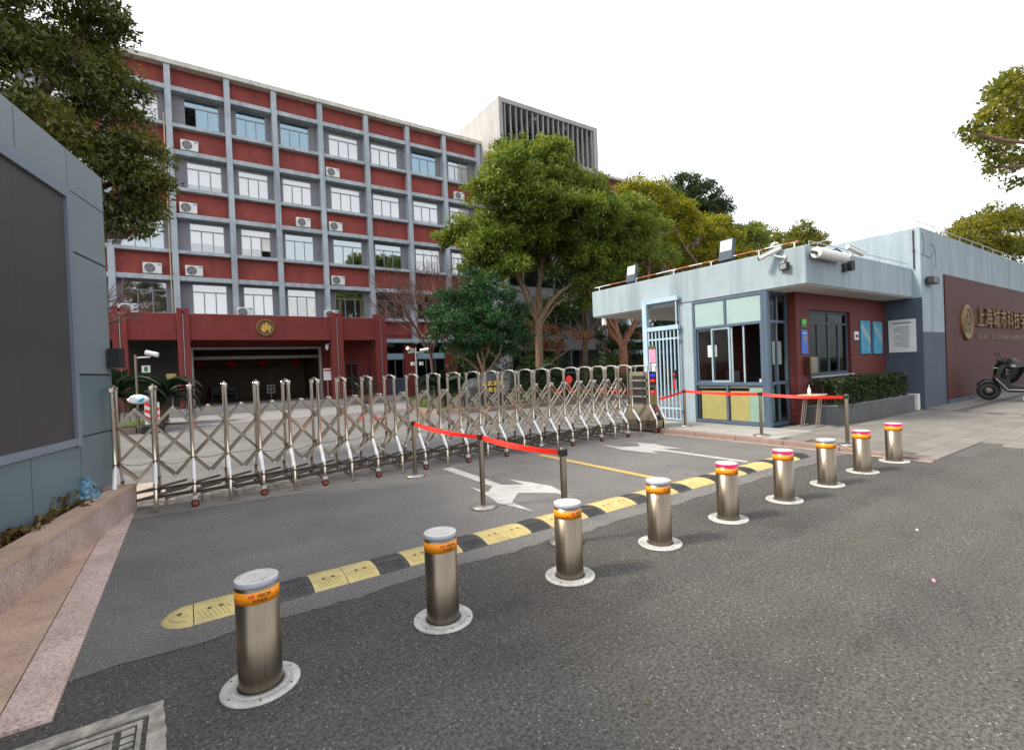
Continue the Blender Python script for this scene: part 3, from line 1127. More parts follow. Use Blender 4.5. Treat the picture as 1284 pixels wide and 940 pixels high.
def bollard():
    t = thing('bollard', 'x', 'bollard')
    obj('base_plate', MB().lathe([(0.20, 0.001), (0.20, 0.010), (0.196, 0.013), (0.150, 0.013), (0.148, 0.0115), (0.145, 0.013), (0.119, 0.014), (0.117, 0.010)], 48, capb=False, capt=True), 'plate_white', t, loc=(0, 0, 0))
    for k in range(6):
        a = 2 * PI * k / 6 + 0.4
        obj('bolt', MB().lathe([(0.006, 0.012), (0.006, 0.0155), (0.003, 0.0155)], 8), 'bolt', t, loc=(0.174 * math.cos(a), 0.174 * math.sin(a), 0))
    obj('seal_ring', MB().lathe([(0.1165, 0.008), (0.1165, 0.016), (0.1105, 0.017)], 40, capb=False, capt=False), 'rubber', t, loc=(0, 0, 0))
    obj('post', MB().lathe([(0.110, 0.005), (0.110, 0.563), (0.106, 0.564), (0.106, 0.577)], 48, capb=False, capt=False), 'steel', t, loc=(0, 0, 0))
    bd = obj('reflective_band', MB().lathe([(0.1100, 0.487), (0.1112, 0.487), (0.1112, 0.551), (0.1100, 0.551)], 48, capb=False, capt=False), 'band_orange', t, loc=(0, 0, 0))
    for body, x0, x1, z, hh, mt, sh in (('HIK', -0.056, -0.016, 0.5305, 0.021, 'ink_red', 0.25), ('VISION', -0.011, 0.062, 0.5305, 0.021, 'ink_black', 0.25), ('海康威视', -0.034, 0.040, 0.5055, 0.020, 'ink_black', 0.1)):
        tm = text_mb(body, 0.03, 0.0, 'CENTER', sh, 0.0009 if body[0] != '海' else 0.0004)
        xa, xb = min(p[0] for p in tm.v), max(p[0] for p in tm.v)
        ya, yb_ = min(p[1] for p in tm.v), max(p[1] for p in tm.v)

        def wrap(p):
            th = (x0 + (p.x - xa) / (xb - xa) * (x1 - x0)) / 0.1118
            return Vector((0.1118 * math.sin(th), -0.1118 * math.cos(th), z + ((p.y - ya) / (yb_ - ya) - 0.5) * hh))
        xf(tm, wrap)
        obj('lettering', tm, mt, bd, loc=(0, 0, 0))
    obj('light_ring', MB().lathe([(0.1085, 0.569), (0.1112, 0.571), (0.1112, 0.594), (0.1085, 0.595)], 48, capb=False, capt=False), 'lens_grey', t, loc=(0, 0, 0))
    cp = obj('cap', MB().lathe([(0.1080, 0.594), (0.1100, 0.5955), (0.1100, 0.598), (0.107, 0.600), (0.062, 0.6008), (0.0605, 0.5998), (0.059, 0.6008)], 48, capb=True), 'cap_grey', t, loc=(0, 0, 0))
    for k in range(3):
        a = 2 * PI * k / 3 + 0.8
        obj('screw', MB().lathe([(0.004, 0.600), (0.004, 0.6015), (0.002, 0.6015)], 8), 'bolt', cp, loc=(0.085 * math.cos(a), 0.085 * math.sin(a), 0))
    return t


proto = bollard()
lit_me = {}
for i in range(9):
    o = proto if i == 0 else copy_tree(proto)
    o.location = (0.28 + 1.116 * i, 3.03 + 0.012 * math.sin(i * 2.1), 0)
    o.rotation_euler.z = random.uniform(-0.06, 0.06)
    if i in pink:
        for ch in o.children:
            if ch.name.startswith('light_ring'):
                ch.data = ch.data.copy()
                ch.data.materials[0] = MATS['pink_lit']
                ch['label'] = 'lit pink light ring'
    extra = {0: '', 3: ''}.get(i, '')
    o['label'] = f'steel bollard with orange band, {ordn[i]} in the row from the left' + extra
    if i in pink:
        o['label'] = f'steel bollard with glowing pink ring, {ordn[i]} in the row from the left'
    o['group'] = 'steel bollards in a row across the entrance'
    o['category'] = 'bollard'
hole = MB().lathe([(0.006, 0), (0.006, 0.002), (0.002, 0.002)], 10, mat=Matrix.Rotation(PI / 2, 4, 'X'))
for o in list(COL.objects):
    if o.name.startswith('bollard') and abs(o.location.x - (0.28 + 1.116 * 3)) < 0.01:
        obj('screw', hole, 'alu_white', o, loc=(-0.085, -0.071, 0.455), rot=(0, 0, -0.85))

# ================================================================ SPEED BUMP
sb = thing('speed_bump', 'low yellow and black rubber speed bump across the drive', 'speed bump', (4.2, 4.23, 0))
prof = [(-0.19, 0.002), (-0.17, 0.016), (-0.10, 0.036), (-0.03, 0.043), (0.03, 0.043), (0.10, 0.036), (0.17, 0.016), (0.19, 0.002)]


def bump_seg(L):
    mb = MB()
    n = len(prof)
    mb.add([(x, y, z) for x in (0.003, L - 0.003) for y, z in prof], [(i, i + 1, n + i + 1, n + i) for i in range(n - 1)])
    mb.f = [f[::-1] for f in mb.f]
    mb.add([(0.003, y, z) for y, z in prof], [tuple(range(n))])
    mb.add([(L - 0.003, y, z) for y, z in prof], [tuple(range(n - 1, -1, -1))])
    # diagonal tread ribs
    for k in range(9):
        x0 = 0.02 + k * 0.027
        for sgn in (-1, 1):
            pts = []
            for (y, z) in ((0.045, 0.0425), (0.10, 0.037), (0.165, 0.0185)):
                xx = x0 + (y - 0.045) * 0.35
                if xx < L - 0.015:
                    pts.append((xx, sgn * y, z))
            if len(pts) >= 2:
                mb.tube(pts, 0.0045, 4, caps=True)
    return mb


seg = 0.2633
my_, mk_ = bump_seg(seg).mesh('segment'), bump_seg(seg).mesh('segment')
my_.materials.append(MATS['bump_yellow'])
mk_.materials.append(MATS['bump_black'])
bolt_me = MB().lathe([(0.014, 0.034), (0.014, 0.046), (0.009, 0.046), (0.008, 0.040)], 8).mesh('bolt')
bolt_me.materials.append(MATS['bolt'])
x, k = -0.02, 0
while x < 8.45:
    black = (k % 3 == 2)
    o = obj('segment', mk_ if black else my_, None, sb, loc=(x - 4.2, random.uniform(-.006, .006), random.uniform(-.001, .001)))
    if k < 20:
        for dx in (0.10, 0.17):
            obj('bolt', bolt_me, None, o, loc=(dx, -0.055, 0))
    x += seg
    k += 1
cap = MB()
for sgn, nm in ((-1, 'a'), (1, 'b')):
    cp = MB()
    rings = []
    n = 13
    for fr2, hz in ((1.0, 0.002), (0.9, 0.016), (0.55, 0.036), (0.2, 0.043)):
        rings.append([(sgn * 0.19 * fr2 * math.cos(-PI / 2 + PI * i / (n - 1)), 0.19 * fr2 * math.sin(-PI / 2 + PI * i / (n - 1)), hz) for i in range(n)])
    vs_ = [p for r in rings for p in r]
    fs_ = []
    for r in range(3):
        for i in range(n - 1):
            fs_.append((r * n + i, r * n + i + 1, (r + 1) * n + i + 1, (r + 1) * n + i))
    fs_.append(tuple(3 * n + i for i in range(n)))
    if sgn < 0:
        fs_ = [f[::-1] for f in fs_]
    cp.add(vs_, fs_)
    for fr2 in (0.75, 0.5):
        cp.tube([(sgn * 0.19 * fr2 * math.cos(-PI / 2 + PI * i / 12), 0.19 * fr2 * math.sin(-PI / 2 + PI * i / 12), 0.026 if fr2 > .6 else 0.038) for i in range(1, 12)], 0.005, 4)
    e = obj('end_cap', cp, 'bump_yellow' if sgn < 0 else 'bump_black', sb, loc=((-0.023 if sgn < 0 else x + 0.003) - 4.2, 0, 0))
    obj('bolt', bolt_me, None, e, loc=(sgn * 0.08, -0.03, 0))

# ================================================================ STANCHIONS AND BELTS
sts = [(3.06, 7.52, 0, 'post standing right beside the folding gate'), (2.98, 5.19, 0, 'post standing on the white arrow marking'), (2.97, 3.61, 0, 'post half hidden behind the third bollard'),
       (10.30, 7.68, 0.1, 'post by the pedestrian gate on the pavement'), (9.86, 5.50, 0.1, 'post in front of the guard booth window'), (9.80, 3.90, None, 'post at the pavement end of the red belt, near the planter')]


plain('base_top', (0.42, 0.40, 0.37), 0.35, 0.85, 0.2, 20)


def stanchion():
    t = thing('stanchion', 'x', 'stanchion')
    obj('base', MB().lathe([(0.160, 0.0), (0.162, 0.012), (0.157, 0.028), (0.06, 0.036), (0.035, 0.038)], 32), 'base_top', t, loc=(0, 0, 0))
    obj('post', MB().lathe([(0.0315, 0.034), (0.0315, 0.905), (0.028, 0.915), (0.012, 0.917)], 20, capb=False), 'steel', t, loc=(0, 0, 0))
    cs = MB()
    cs.box(-0.038, 0.038, -0.038, 0.038, 0.835, 0.908, 0.01)
    obj('cassette', cs, 'black_plastic', t, loc=(0, 0, 0))
    return t


proto = stanchion()
SO = []
for i, (x, y, z, lb) in enumerate(sts):
    o = proto if i == 0 else copy_tree(proto)
    o.location = (x, y, pz(y) if z is None else z)
    o['label'] = 'steel belt barrier ' + lb
    o['group'] = 'belt barrier posts'
    SO.append(o)


def belt(owner, a, b, h=0.028, sag=0.03):
    a, b = Vector(a), Vector(b)
    d = (b - a)
    d.z = 0
    s_ = Vector((-d.y, d.x, 0)).normalized() * 0.0015
    mb = MB()
    n = 10
    vs_ = []
    for i in range(n + 1):
        t = i / n
        p = a.lerp(b, t) - Vector((0, 0, sag * 4 * t * (1 - t)))
        tw = 0.012 * math.sin(t * 5)
        s2 = s_ + Vector((s_.x, s_.y, 0)) * 0
        off = s_.normalized() * tw
        vs_ += [p + s_ + Vector((0, 0, h)) + off, p + s_ - Vector((0, 0, h)) - off, p - s_ - Vector((0, 0, h)) - off, p - s_ + Vector((0, 0, h)) + off]
    fs_ = []
    for i in range(n):
        for k in range(4):
            k2 = (k + 1) % 4
            fs_.append((4 * i + k, 4 * i + k2, 4 * i + 4 + k2, 4 * i + 4 + k))
    mb.add(vs_, fs_, False)
    obj('belt', mb, 'belt_red', owner)


def topof(i):
    return SO[i].location + Vector((0, 0, 0.868))


belt(SO[0], topof(0), topof(1), sag=0.035)
belt(SO[1], topof(1), topof(2), sag=0.03)
belt(SO[3], topof(3), (9.74, 8.02, 0.80), sag=0.01)
belt(SO[3], topof(3), topof(4), sag=0.02)
belt(SO[4], topof(4), topof(5), sag=0.03)

# ================================================================ FOLDING GATE
FX = [0.04 + 0.422 * k for k in range(-2, 22)]
gt_ = thing('folding_gate', 'long stainless steel retractable gate of arched posts and lattice', 'gate', (4.0, 8.35, 0))
YF, YR = 8.13, 8.62


def post_mesh(front, wheel):
    mb = MB()
    s_ = -1 if front else 1
    zb = 0.115 if wheel else 0.012
    pts = [(0, 0, 1.60), (0, 0, 1.0), (0, 0, 0.66), (0, s_ * 0.012, 0.61), (0, s_ * 0.215, 0.36), (0, s_ * 0.235, 0.31), (0, s_ * 0.235, zb)]
    mb.tube(pts, 0.0245, 12)
    return mb.mesh('post')


PM = {}
for f_ in (0, 1):
    for w_ in (0, 1):
        PM[f_, w_] = post_mesh(bool(f_), bool(w_))
        PM[f_, w_].materials.append(MATS['steel_gate'])
sleeve_me = {}
for f_ in (0, 1):
    s_ = -1 if f_ else 1
    mb = MB().tube([(0, s_ * 0.020, 0.60), (0, s_ * 0.213, 0.364)], 0.0262, 12)
    sleeve_me[f_] = mb.mesh('sleeve')
    sleeve_me[f_].materials.append(MATS['sleeve'])
ring_me = {}
for f_ in (0, 1):
    s_ = -1 if f_ else 1
    for q, pp_ in enumerate(([(0, s_ * 0.0, 0.655), (0, s_ * 0.004, 0.628)], [(0, s_ * 0.233, 0.325), (0, s_ * 0.235, 0.300)])):
        ring_me[f_, q] = MB().tube(pp_, 0.027, 12).mesh('ring')
        ring_me[f_, q].materials.append(MATS['gold_dull'])
cap_me = MB().box(-0.032, 0.032, -0.034, 0.034, 1.585, 1.655, 0.012).mesh('cap')
cap_me.materials.append(MATS['steel_gate'])
arch = MB()
arch.tube([(0, 0.02 + 0.45 * i / 10, 1.632 + 0.045 * math.sin(PI * i / 10) ** 0.6) for i in range(11)], 0.017, 8)
arch_me = arch.mesh('arch')
arch_me.materials.append(MATS['steel_gate'])
foot_me = {}
for f_ in (0, 1):
    s_ = -1 if f_ else 1
    mb = MB()
    mb.box(-0.03, 0.03, s_ * 0.235 - 0.03, s_ * 0.235 + 0.03, 0.10, 0.15, 0.006)
    foot_me[f_] = mb.mesh('fork')
    foot_me[f_].materials.append(MATS['alu_white'])
tyre_me = MB().lathe([(0.020, -0.022), (0.045, -0.022), (0.05, -0.016), (0.05, 0.016), (0.045, 0.022), (0.020, 0.022)], 20, mat=Matrix.Rotation(PI / 2, 4, 'X')).mesh('wheel')
tyre_me.materials.append(MATS['rubber'])
hub_me = MB().lathe([(0.029, -0.0245), (0.029, 0.0245)], 14, mat=Matrix.Rotation(PI / 2, 4, 'X')).mesh('hub')
hub_me.materials.append(MATS['wheel_orange'])
cross_me = MB()
cross_me.tube([(0, -0.22, 0.235), (0, 0.71, 0.235)], 0.014, 4)
cross_me.tube([(0, -0.22, 0.095), (0, 0.71, 0.095)], 0.014, 4)
for yy in (-0.1, 0.06, 0.245, 0.43, 0.6):
    cross_me.tube([(0, yy, 0.095), (0, yy, 0.235)], 0.009, 6)
cross_me = cross_me.mesh('cross_frame')
cross_me.materials.append(MATS['steel_dark'])
for k, x in enumerate(FX):
    wheel = (k % 2 == 0)
    jx = random.uniform(-0.006, 0.006)
    for f_, yy in ((1, YF), (0, YR)):
        p = obj('front_post' if f_ else 'rear_post', PM[f_, int(wheel)], None, gt_, loc=(x + jx - 4.0, yy - 8.35, 0), rot=(0, random.uniform(-.008, .008), 0))
        obj('sleeve', sleeve_me[f_], None, p, loc=(0, 0, 0))
        obj('ring', ring_me[f_, 0], None, p, loc=(0, 0, 0))
        obj('ring', ring_me[f_, 1], None, p, loc=(0, 0, 0))
        obj('cap', cap_me, None, p, loc=(0, 0, 0))
        if wheel:
            s_ = -1 if f_ else 1
            obj('fork', foot_me[f_], None, p, loc=(0, 0, 0))
            obj('wheel', tyre_me, None, p, loc=(0, s_ * 0.243, 0.052))
            obj('wheel_hub', hub_me, None, p, loc=(0, s_ * 0.243, 0.052))
    obj('arch', arch_me, None, gt_, loc=(x + jx - 4.0, YF + 0.005 - 8.35, 0))
    obj('cross_frame', cross_me, None, gt_, loc=(x + jx - 4.0, YF - 8.35, 0))
# lattice bars
dxg = 0.422
bar_me = {}
for s_ in (-1, 1):
    mb = MB()
    a, b = Vector((-dxg, 0, s_ * 0.475)), Vector((dxg, 0, -s_ * 0.475))
    d = (b - a).normalized()
    mb.obox((0, 0, 0), d, (0, 1, 0), d.cross(Vector((0, 1, 0))), (b - a).length / 2 + 0.018, 0.009, 0.017)
    bar_me[s_] = mb.mesh('lattice_bar')
    bar_me[s_].materials.append(MATS['steel_gate'])
pin_me = MB().tube([(0, 0.0, 0), (0, 0.20, 0)], 0.012, 8).mesh('pin')
pin_me.materials.append(MATS['steel_gate'])
knob_me = MB().lathe([(0.020, 0), (0.020, 0.012), (0.012, 0.018)], 10, mat=Matrix.Rotation(PI / 2, 4, 'X')).mesh('knob')
knob_me.materials.append(MATS['alu_white'])
for k in range(-1, len(FX)):
    xm = FX[0] + dxg * k + dxg    # centre between posts k and k+1 is half a step on
    for s_ in (-1, 1):
        for j, yy in enumerate((8.285, 8.415)):
            if k in (-1, len(FX) - 1):
                continue
            c = FX[k] + dxg / 2
            if k == 0 or k == len(FX) - 2:
                continue
            obj('lattice_bar', bar_me[s_], None, gt_, loc=(c - 4.0, yy + (0.012 if s_ > 0 else -0.012) - 8.35, 0.87))
for k in range(len(FX) - 1):
    c = FX[k] + dxg / 2
    for z in (1.345, 0.395):
        p = obj('pin', pin_me, None, gt_, loc=(c - 4.0, 8.25 - 8.35, z))
        obj('knob', knob_me, None, p, loc=(0, 0.002, 0))
# end half bars at both ends
for xe, sg in ((FX[0], 1), (FX[-1], -1)):
    for s_ in (-1, 1):
        for yy in (8.285, 8.415):
            a = Vector((xe, yy + 0.012 * s_, 0.87 + s_ * 0.2375))
            b = Vector((xe + sg * dxg * 1.5, yy + 0.012 * s_, 0.87 - s_ * 0.475))
            a2, b2 = Vector((xe, a.y, 0.87 + s_ * 0.2375)), Vector((xe + sg * dxg * 0.5, a.y, 0.87 + s_ * 0.475))
            for q, w in ((a, b), (a2, b2)):
                d = (w - q).normalized()
                obj('lattice_bar', MB().obox((q + w) / 2, d, (0, 1, 0), d.cross(Vector((0, 1, 0))), (w - q).length / 2, 0.009, 0.017), 'steel_gate', gt_)
# lower horizontal scissor arms
arm_me = {}
for s_ in (-1, 1):
    mb = MB()
    a, b = Vector((-dxg * 0.8, -0.12 * s_, -0.035)), Vector((dxg * 0.8, 0.12 * s_, 0.035))
    d = (b - a).normalized()
    mb.obox((0, 0, 0), d, d.cross(Vector((0, 0, 1))), (0, 0, 1), (b - a).length / 2, 0.016, 0.015)
    arm_me[s_] = mb.mesh('scissor_arm')
    arm_me[s_].materials.append(MATS['steel_dark'])
for k in range(1, len(FX) - 1):
    for s_ in (-1, 1):
        for z, yo in ((0.15, -0.02), (0.20, 0.30)):
            obj('scissor_arm', arm_me[s_], None, gt_, loc=(FX[k] - 4.0, 8.28 + yo - 8.35, z + 0.014 * s_))
wm = MB()
for k in range(0, 16):
    wm.tube([(FX[k] + dxg * i / 8, 8.66, 0.60 - 0.09 * 4 * (i / 8) * (1 - i / 8) * (0.6 + 0.4 * math.sin(k * 1.7))) for i in range(9)], 0.004, 5)
obj('cable', wm, 'wire_dark', gt_)

# drive unit at the gate's end
du = thing('gate_drive_unit', 'stainless drive box with lit display at the end of the folding gate', 'gate motor', (9.52, 8.35, 0))


def loft(mb, secs):
    vs_ = []
    for (x0, x1, y0, y1, z) in secs:
        vs_ += [(x0, y0, z), (x1, y0, z), (x1, y1, z), (x0, y1, z)]
    fs_ = [(3, 2, 1, 0)]
    n = len(secs)
    for i in range(n - 1):
        for k in range(4):
            k2 = (k + 1) % 4
            fs_.append((4 * i + k, 4 * i + k2, 4 * i + 4 + k2, 4 * i + 4 + k))
    fs_.append((4 * n - 4, 4 * n - 3, 4 * n - 2, 4 * n - 1))
    return mb.add(vs_, fs_)


obj('body', loft(MB(), [(9.40, 9.72, 7.86, 8.86, 0.10), (9.40, 9.72, 7.84, 8.88, 0.30), (9.42, 9.70, 8.02, 8.72, 0.68), (9.43, 9.69, 8.06, 8.68, 1.50)]), 'steel_plate', du)
for x in (9.41, 9.705):
    for sg, yp_ in ((-1, 8.03), (1, 8.71)):
        p = MB().tube([(x, yp_, 1.62), (x, yp_, 0.70), (x, yp_ + sg * 0.20, 0.34), (x, yp_ + sg * 0.20, 0.12)], 0.022, 10)
        q = obj('corner_post', p, 'steel_gate', du)
        obj('sleeve', MB().tube([(x, yp_ + sg * 0.012, 0.68), (x, yp_ + sg * 0.19, 0.358)], 0.025, 10), 'sleeve', q)
    obj('arch', MB().tube([(x, 8.03 + 0.68 * i / 10, 1.60 + 0.05 * math.sin(PI * i / 10) ** 0.5) for i in range(11)], 0.018, 8), 'steel_gate', du)
dp = obj('display', MB().box(9.435, 9.685, 8.035, 8.062, 1.16, 1.49, 0.006), 'black_plastic', du)
for nm, mt, zz in (('blue_sign', 'led_blue', 1.405), ('red_sign', 'led_red', 1.275)):
    mb = MB()
    for q in range(3):
        mb.obox((9.505 + q * 0.055, 8.033, zz), (1, 0, 0), (0, 1, 0), (0, 0, 1), 0.022, 0.003, 0.028 if q != 1 or nm == 'red_sign' else 0.036)
    obj(nm, mb, mt, dp)
obj('notch', MB().box(9.47, 9.60, 8.03, 8.06, 1.05, 1.11, 0.004), 'black_plastic', du)
lb = obj('label_plate', MB().box(9.44, 9.68, 8.022, 8.036, 0.955, 1.035), 'ink_red', du)
tm = text_mb('●•••', 0.05)
xf(tm, lambda p: Vector((9.535 + p.x, 8.019, 0.995 + p.y)))
obj('lettering', tm, 'paper', lb)
obj('round_latch', MB().lathe([(0.05, 0), (0.05, 0.012), (0.03, 0.016)], 16, (9.53, 7.91, 0.45), mat=Matrix.Rotation(PI / 2, 4, 'X')), 'alu_grey', du)
for x in (9.40, 9.52, 9.66):
    for yy in (7.86, 8.86):
        o = obj('wheel', tyre_me, None, du, loc=(x - 9.52, yy - 8.35, 0.055))
        obj('wheel_hub', hub_me if x == 9.40 else hub_me, None, o, loc=(0, 0, 0))
sp_ = obj('side_opening', MB().box(9.405, 9.432, 8.16, 8.58, 0.72, 1.40), 'gap_dark', du)
for zz in (0.86, 1.06, 1.26):
    obj('side_bar', MB().box(9.385, 9.405, 8.10, 8.64, zz, zz + 0.05), 'steel_gate', du)
obj('skirt', MB().box(9.405, 9.705, 7.90, 8.82, 0.05, 0.10), 'steel_dark', du)

# red paper ornament on the gate
on = thing('red_ornament', 'red paper lantern ornament with tassel hung on the gate', 'ornament', (6.92, 8.09, 1.35))
obj('diamond', MB().obox((6.92, 8.09, 1.42), (1, 0, 1), (0, 1, 0), (-1, 0, 1), 0.065, 0.012, 0.065), 'belt_red', on)
obj('petals', MB().obox((6.92, 8.093, 1.42), (1, 0, 0), (0, 1, 0), (0, 0, 1), 0.072, 0.008, 0.062), 'belt_red', on)
obj('tassel', MB().tube([(6.92, 8.09, 1.34), (6.925, 8.09, 1.28), (6.92, 8.09, 1.20)], [0.012, 0.02, 0.024], 8), 'wheel_orange', on)

# ================================================================ GUARD HOUSE
GX, GZ = 11.2, 0.10
gh = thing('guard_house', 'pale blue guard house with deep flat canopy and dark red walls', 'building', (14.0, 7.0, GZ))
can = MB()
can.box(11.2, 17.45, 5.15, 11.78, 3.29, 4.12, 0.015)
obj('canopy', can, 'plaster_blue', gh)
obj('soffit', MB().box(11.24, 17.40, 5.19, 11.74, 3.272, 3.289), 'soffit', gh)
obj('wall', MB().box(11.202, 11.45, 8.02, 8.44, GZ, 3.272), 'plaster_blue', gh)
obj('wall', MB().box(11.451, 17.45, 8.22, 8.43, GZ, 3.272), 'brick_red', gh)
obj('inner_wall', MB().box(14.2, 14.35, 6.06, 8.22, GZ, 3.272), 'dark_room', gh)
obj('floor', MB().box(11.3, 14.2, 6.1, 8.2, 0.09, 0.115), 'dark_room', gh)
# red brick wall with window opening
rw = MB()
rw.box(12.16, 12.80, 5.85, 6.05, GZ, 3.271)
rw.box(15.10, 17.448, 5.85, 6.05, GZ, 3.271)
rw.box(12.80, 15.10, 5.85, 6.05, GZ, 1.22)
rw.box(12.80, 15.10, 5.85, 6.05, 2.87, 3.271)
obj('red_wall', rw, 'brick_red', gh)
wf = MB()
for a in ((12.80, 15.10, 5.93, 5.99, 2.80, 2.87), (12.80, 15.10, 5.93, 5.99, 2.52, 2.58), (12.80, 15.10, 5.93, 5.99, 1.22, 1.29)):
    wf.box(*a, 0.006)
for xx in (12.80, 13.38, 13.96, 14.53, 15.045):
    wf.box(xx, xx + 0.055, 5.925, 5.985, 1.29, 2.52, 0.006)
for xx in (12.80, 13.96, 15.045):
    wf.box(xx, xx + 0.055, 5.925, 5.985, 2.58, 2.80, 0.006)
wn_ = obj('window', wf, 'plaster_grey', gh)
for i in range(4):
    x0 = (12.855, 13.435, 14.015, 14.585)[i]
    obj('pane', MB().box(x0, x0 + 0.525 if i < 3 else 15.045, 5.95, 5.955, 1.29, 2.52), 'glass_dark', wn_)
for x0, x1 in ((12.855, 13.96), (14.015, 15.045)):
    obj('pane', MB().box(x0, x1, 5.95, 5.955, 2.58, 2.80), 'glass_dark', wn_)
obj('sill', MB().box(12.74, 15.16, 5.80, 5.93, 1.17, 1.218, 0.008), 'plaster_blue', wn_)

# glazed booth
def frm(mb, a, b, w=0.05, d=0.06):
    """frame bar between two points in the X=11.2 face or the Y=6.05 face"""
    mb.box(*a, *b)


plain('sash_teal', (0.26, 0.35, 0.39), 0.4)
bf = MB()
y0, y1 = 6.12, 8.018
for z0, z1 in ((3.21, 3.268), (2.53, 2.60), (1.07, 1.15), (GZ, 0.19)):
    bf.box(11.205, 11.27, y0, y1, z0, z1, 0.005)
for yy in (y1 - 0.06, (y0 + y1) / 2 - 0.01, y0):
    bf.box(11.20, 11.272, yy, yy + 0.06, 2.60, 3.21, 0.005)
    bf.box(11.20, 11.272, yy, yy + 0.06, 0.19, 1.07, 0.005)
for yy in (y1 - 0.09, y0):
    bf.box(11.20, 11.272, yy, yy + 0.09, 1.15, 2.53, 0.005)
f1 = obj('booth_window', bf, 'frame_blue', gh)
obj('frosted_panel', MB().box(11.23, 11.245, y0 + 0.06, 7.06, 2.60, 3.21), 'frost_teal', f1)
obj('frosted_panel', MB().box(11.23, 11.245, 7.12, y1 - 0.06, 2.60, 3.21), 'frost_teal', f1)
for a, b in ((6.98, 7.50), (7.42, 7.93)):
    sx = 11.222 if a < 7 else 11.245
    sf = MB()
    for z0, z1 in ((1.15, 1.20), (2.48, 2.53)):
        sf.box(sx, sx + 0.022, a, b, z0, z1)
    for yy in (a, b - 0.045):
        sf.box(sx - .001, sx + 0.023, yy, yy + 0.045, 1.20, 2.48)
    so = obj('sliding_sash', sf, 'sash_teal' if a < 7 else 'frame_blue', f1)
    obj('pane', MB().box(sx + .008, sx + 0.012, a + .045, b - .045, 1.20, 2.48), 'glass_dark', so)
sf = MB()
for yy in (6.62, 6.93):
    sf.box(11.246, 11.27, yy, yy + 0.04, 1.15, 2.53)
obj('sliding_sash', sf, 'sash_teal', f1)
obj('notice', MB().box(11.25, 11.253, 7.36, 7.62, 1.80, 2.10), 'paper', f1)
for a, b, mt in ((7.10, 7.85, 'board_yellow'), (6.55, 7.04, 'board_yellow'), (6.19, 6.545, 'board_teal')):
    obj('lower_board', MB().box(11.262, 11.27, a, b, 0.20, 0.93 if mt[6] == 'y' else 1.03), mt, f1)
obj('pane', MB().box(11.236, 11.242, y0 + .06, 7.05, 0.19, 1.07), 'glass_clear', f1)
obj('pane', MB().box(11.236, 11.242, 7.12, y1 - .06, 0.19, 1.07), 'glass_clear', f1)
bs = MB()
for z0, z1 in ((3.21, 3.268), (2.53, 2.60), (1.07, 1.15), (GZ, 0.19)):
    bs.box(11.30, 12.158, 6.05, 6.11, z0, z1, 0.005)
for xx, za, zb in ((11.62, 1.15, 2.53), (11.66, 2.60, 3.21), (11.66, 0.19, 1.07), (12.085, 0.19, 1.07), (12.085, 1.15, 2.53), (12.085, 2.60, 3.21)):
    bs.box(xx, xx + 0.06, 6.045, 6.112, za, zb, 0.005)
f2 = obj('booth_window', bs, 'frame_blue', gh)
for x0, x1 in ((11.30, 11.66), (11.72, 12.085)):
    for z0, z1 in ((2.60, 3.21), (1.15, 2.53), (0.19, 1.07)):
        obj('pane', MB().box(x0, x1, 6.075, 6.08, z0, z1), 'glass_dark', f2)
for x0 in (11.50, 11.74):
    obj('notice', MB().box(x0, x0 + 0.16, 6.085, 6.088, 1.55, 2.10), 'paper', f2)
obj('lower_board', MB().box(11.30, 11.62, 6.13, 6.14, 0.2, 1.0), 'board_teal', f2)
obj('pillar', MB().lathe([(0.078, GZ), (0.078, 3.271)], 24, (11.225, 6.055, 0)), 'frame_blue', gh)
obj('counter', MB().box(11.28, 11.75, 6.2, 7.95, 1.00, 1.065), 'lobby_white', gh)

# inside: desk items on the counter
mo = thing('desk_monitor', 'dark monitor seen through the guard booth window', 'monitor', (11.6, 7.2, 1.066))
obj('screen', MB().box(11.58, 11.61, 6.98, 7.36, 1.16, 1.42, 0.006), 'black_plastic', mo)
obj('stand', MB().box(11.55, 11.64, 7.12, 7.22, 1.066, 1.17), 'black_plastic', mo)
sg = thing('desk_lamp', 'small blue and red lit sign on the guard booth counter', 'lamp', (11.45, 7.15, 1.066))
obj('blue_light', MB().lathe([(0.02, 0), (0.035, 0.035), (0.02, 0.07)], 10, (11.45, 7.15, 1.15)), 'led_blue', sg)
obj('red_light', MB().box(11.43, 11.47, 7.08, 7.22, 1.075, 1.115), 'led_red', sg)
pp = thing('paper_stack', 'white papers and cup on the booth counter beside the pillar', 'papers', (11.42, 6.45, 1.066))
obj('papers', MB().box(11.32, 11.55, 6.25, 6.75, 1.066, 1.085), 'paper', pp)
obj('cup', MB().lathe([(0.035, 1.086), (0.04, 1.22)], 14, (11.42, 6.33, 0)), 'white_plastic', pp)
bb = thing('booth_chair', 'dark office chair standing inside the guard booth', 'chair', (12.6, 7.2, 0.115))
obj('backrest', MB().box(12.75, 12.82, 6.95, 7.45, 0.6, 1.25, 0.03), 'black_plastic', bb)
obj('seat', MB().box(12.3, 12.8, 6.95, 7.45, 0.5, 0.58, 0.03), 'black_plastic', bb)
obj('post', MB().lathe([(0.24, 0.116), (0.22, 0.15), (0.03, 0.17), (0.03, 0.5)], 12, (12.55, 7.2, 0)), 'black_plastic', bb)

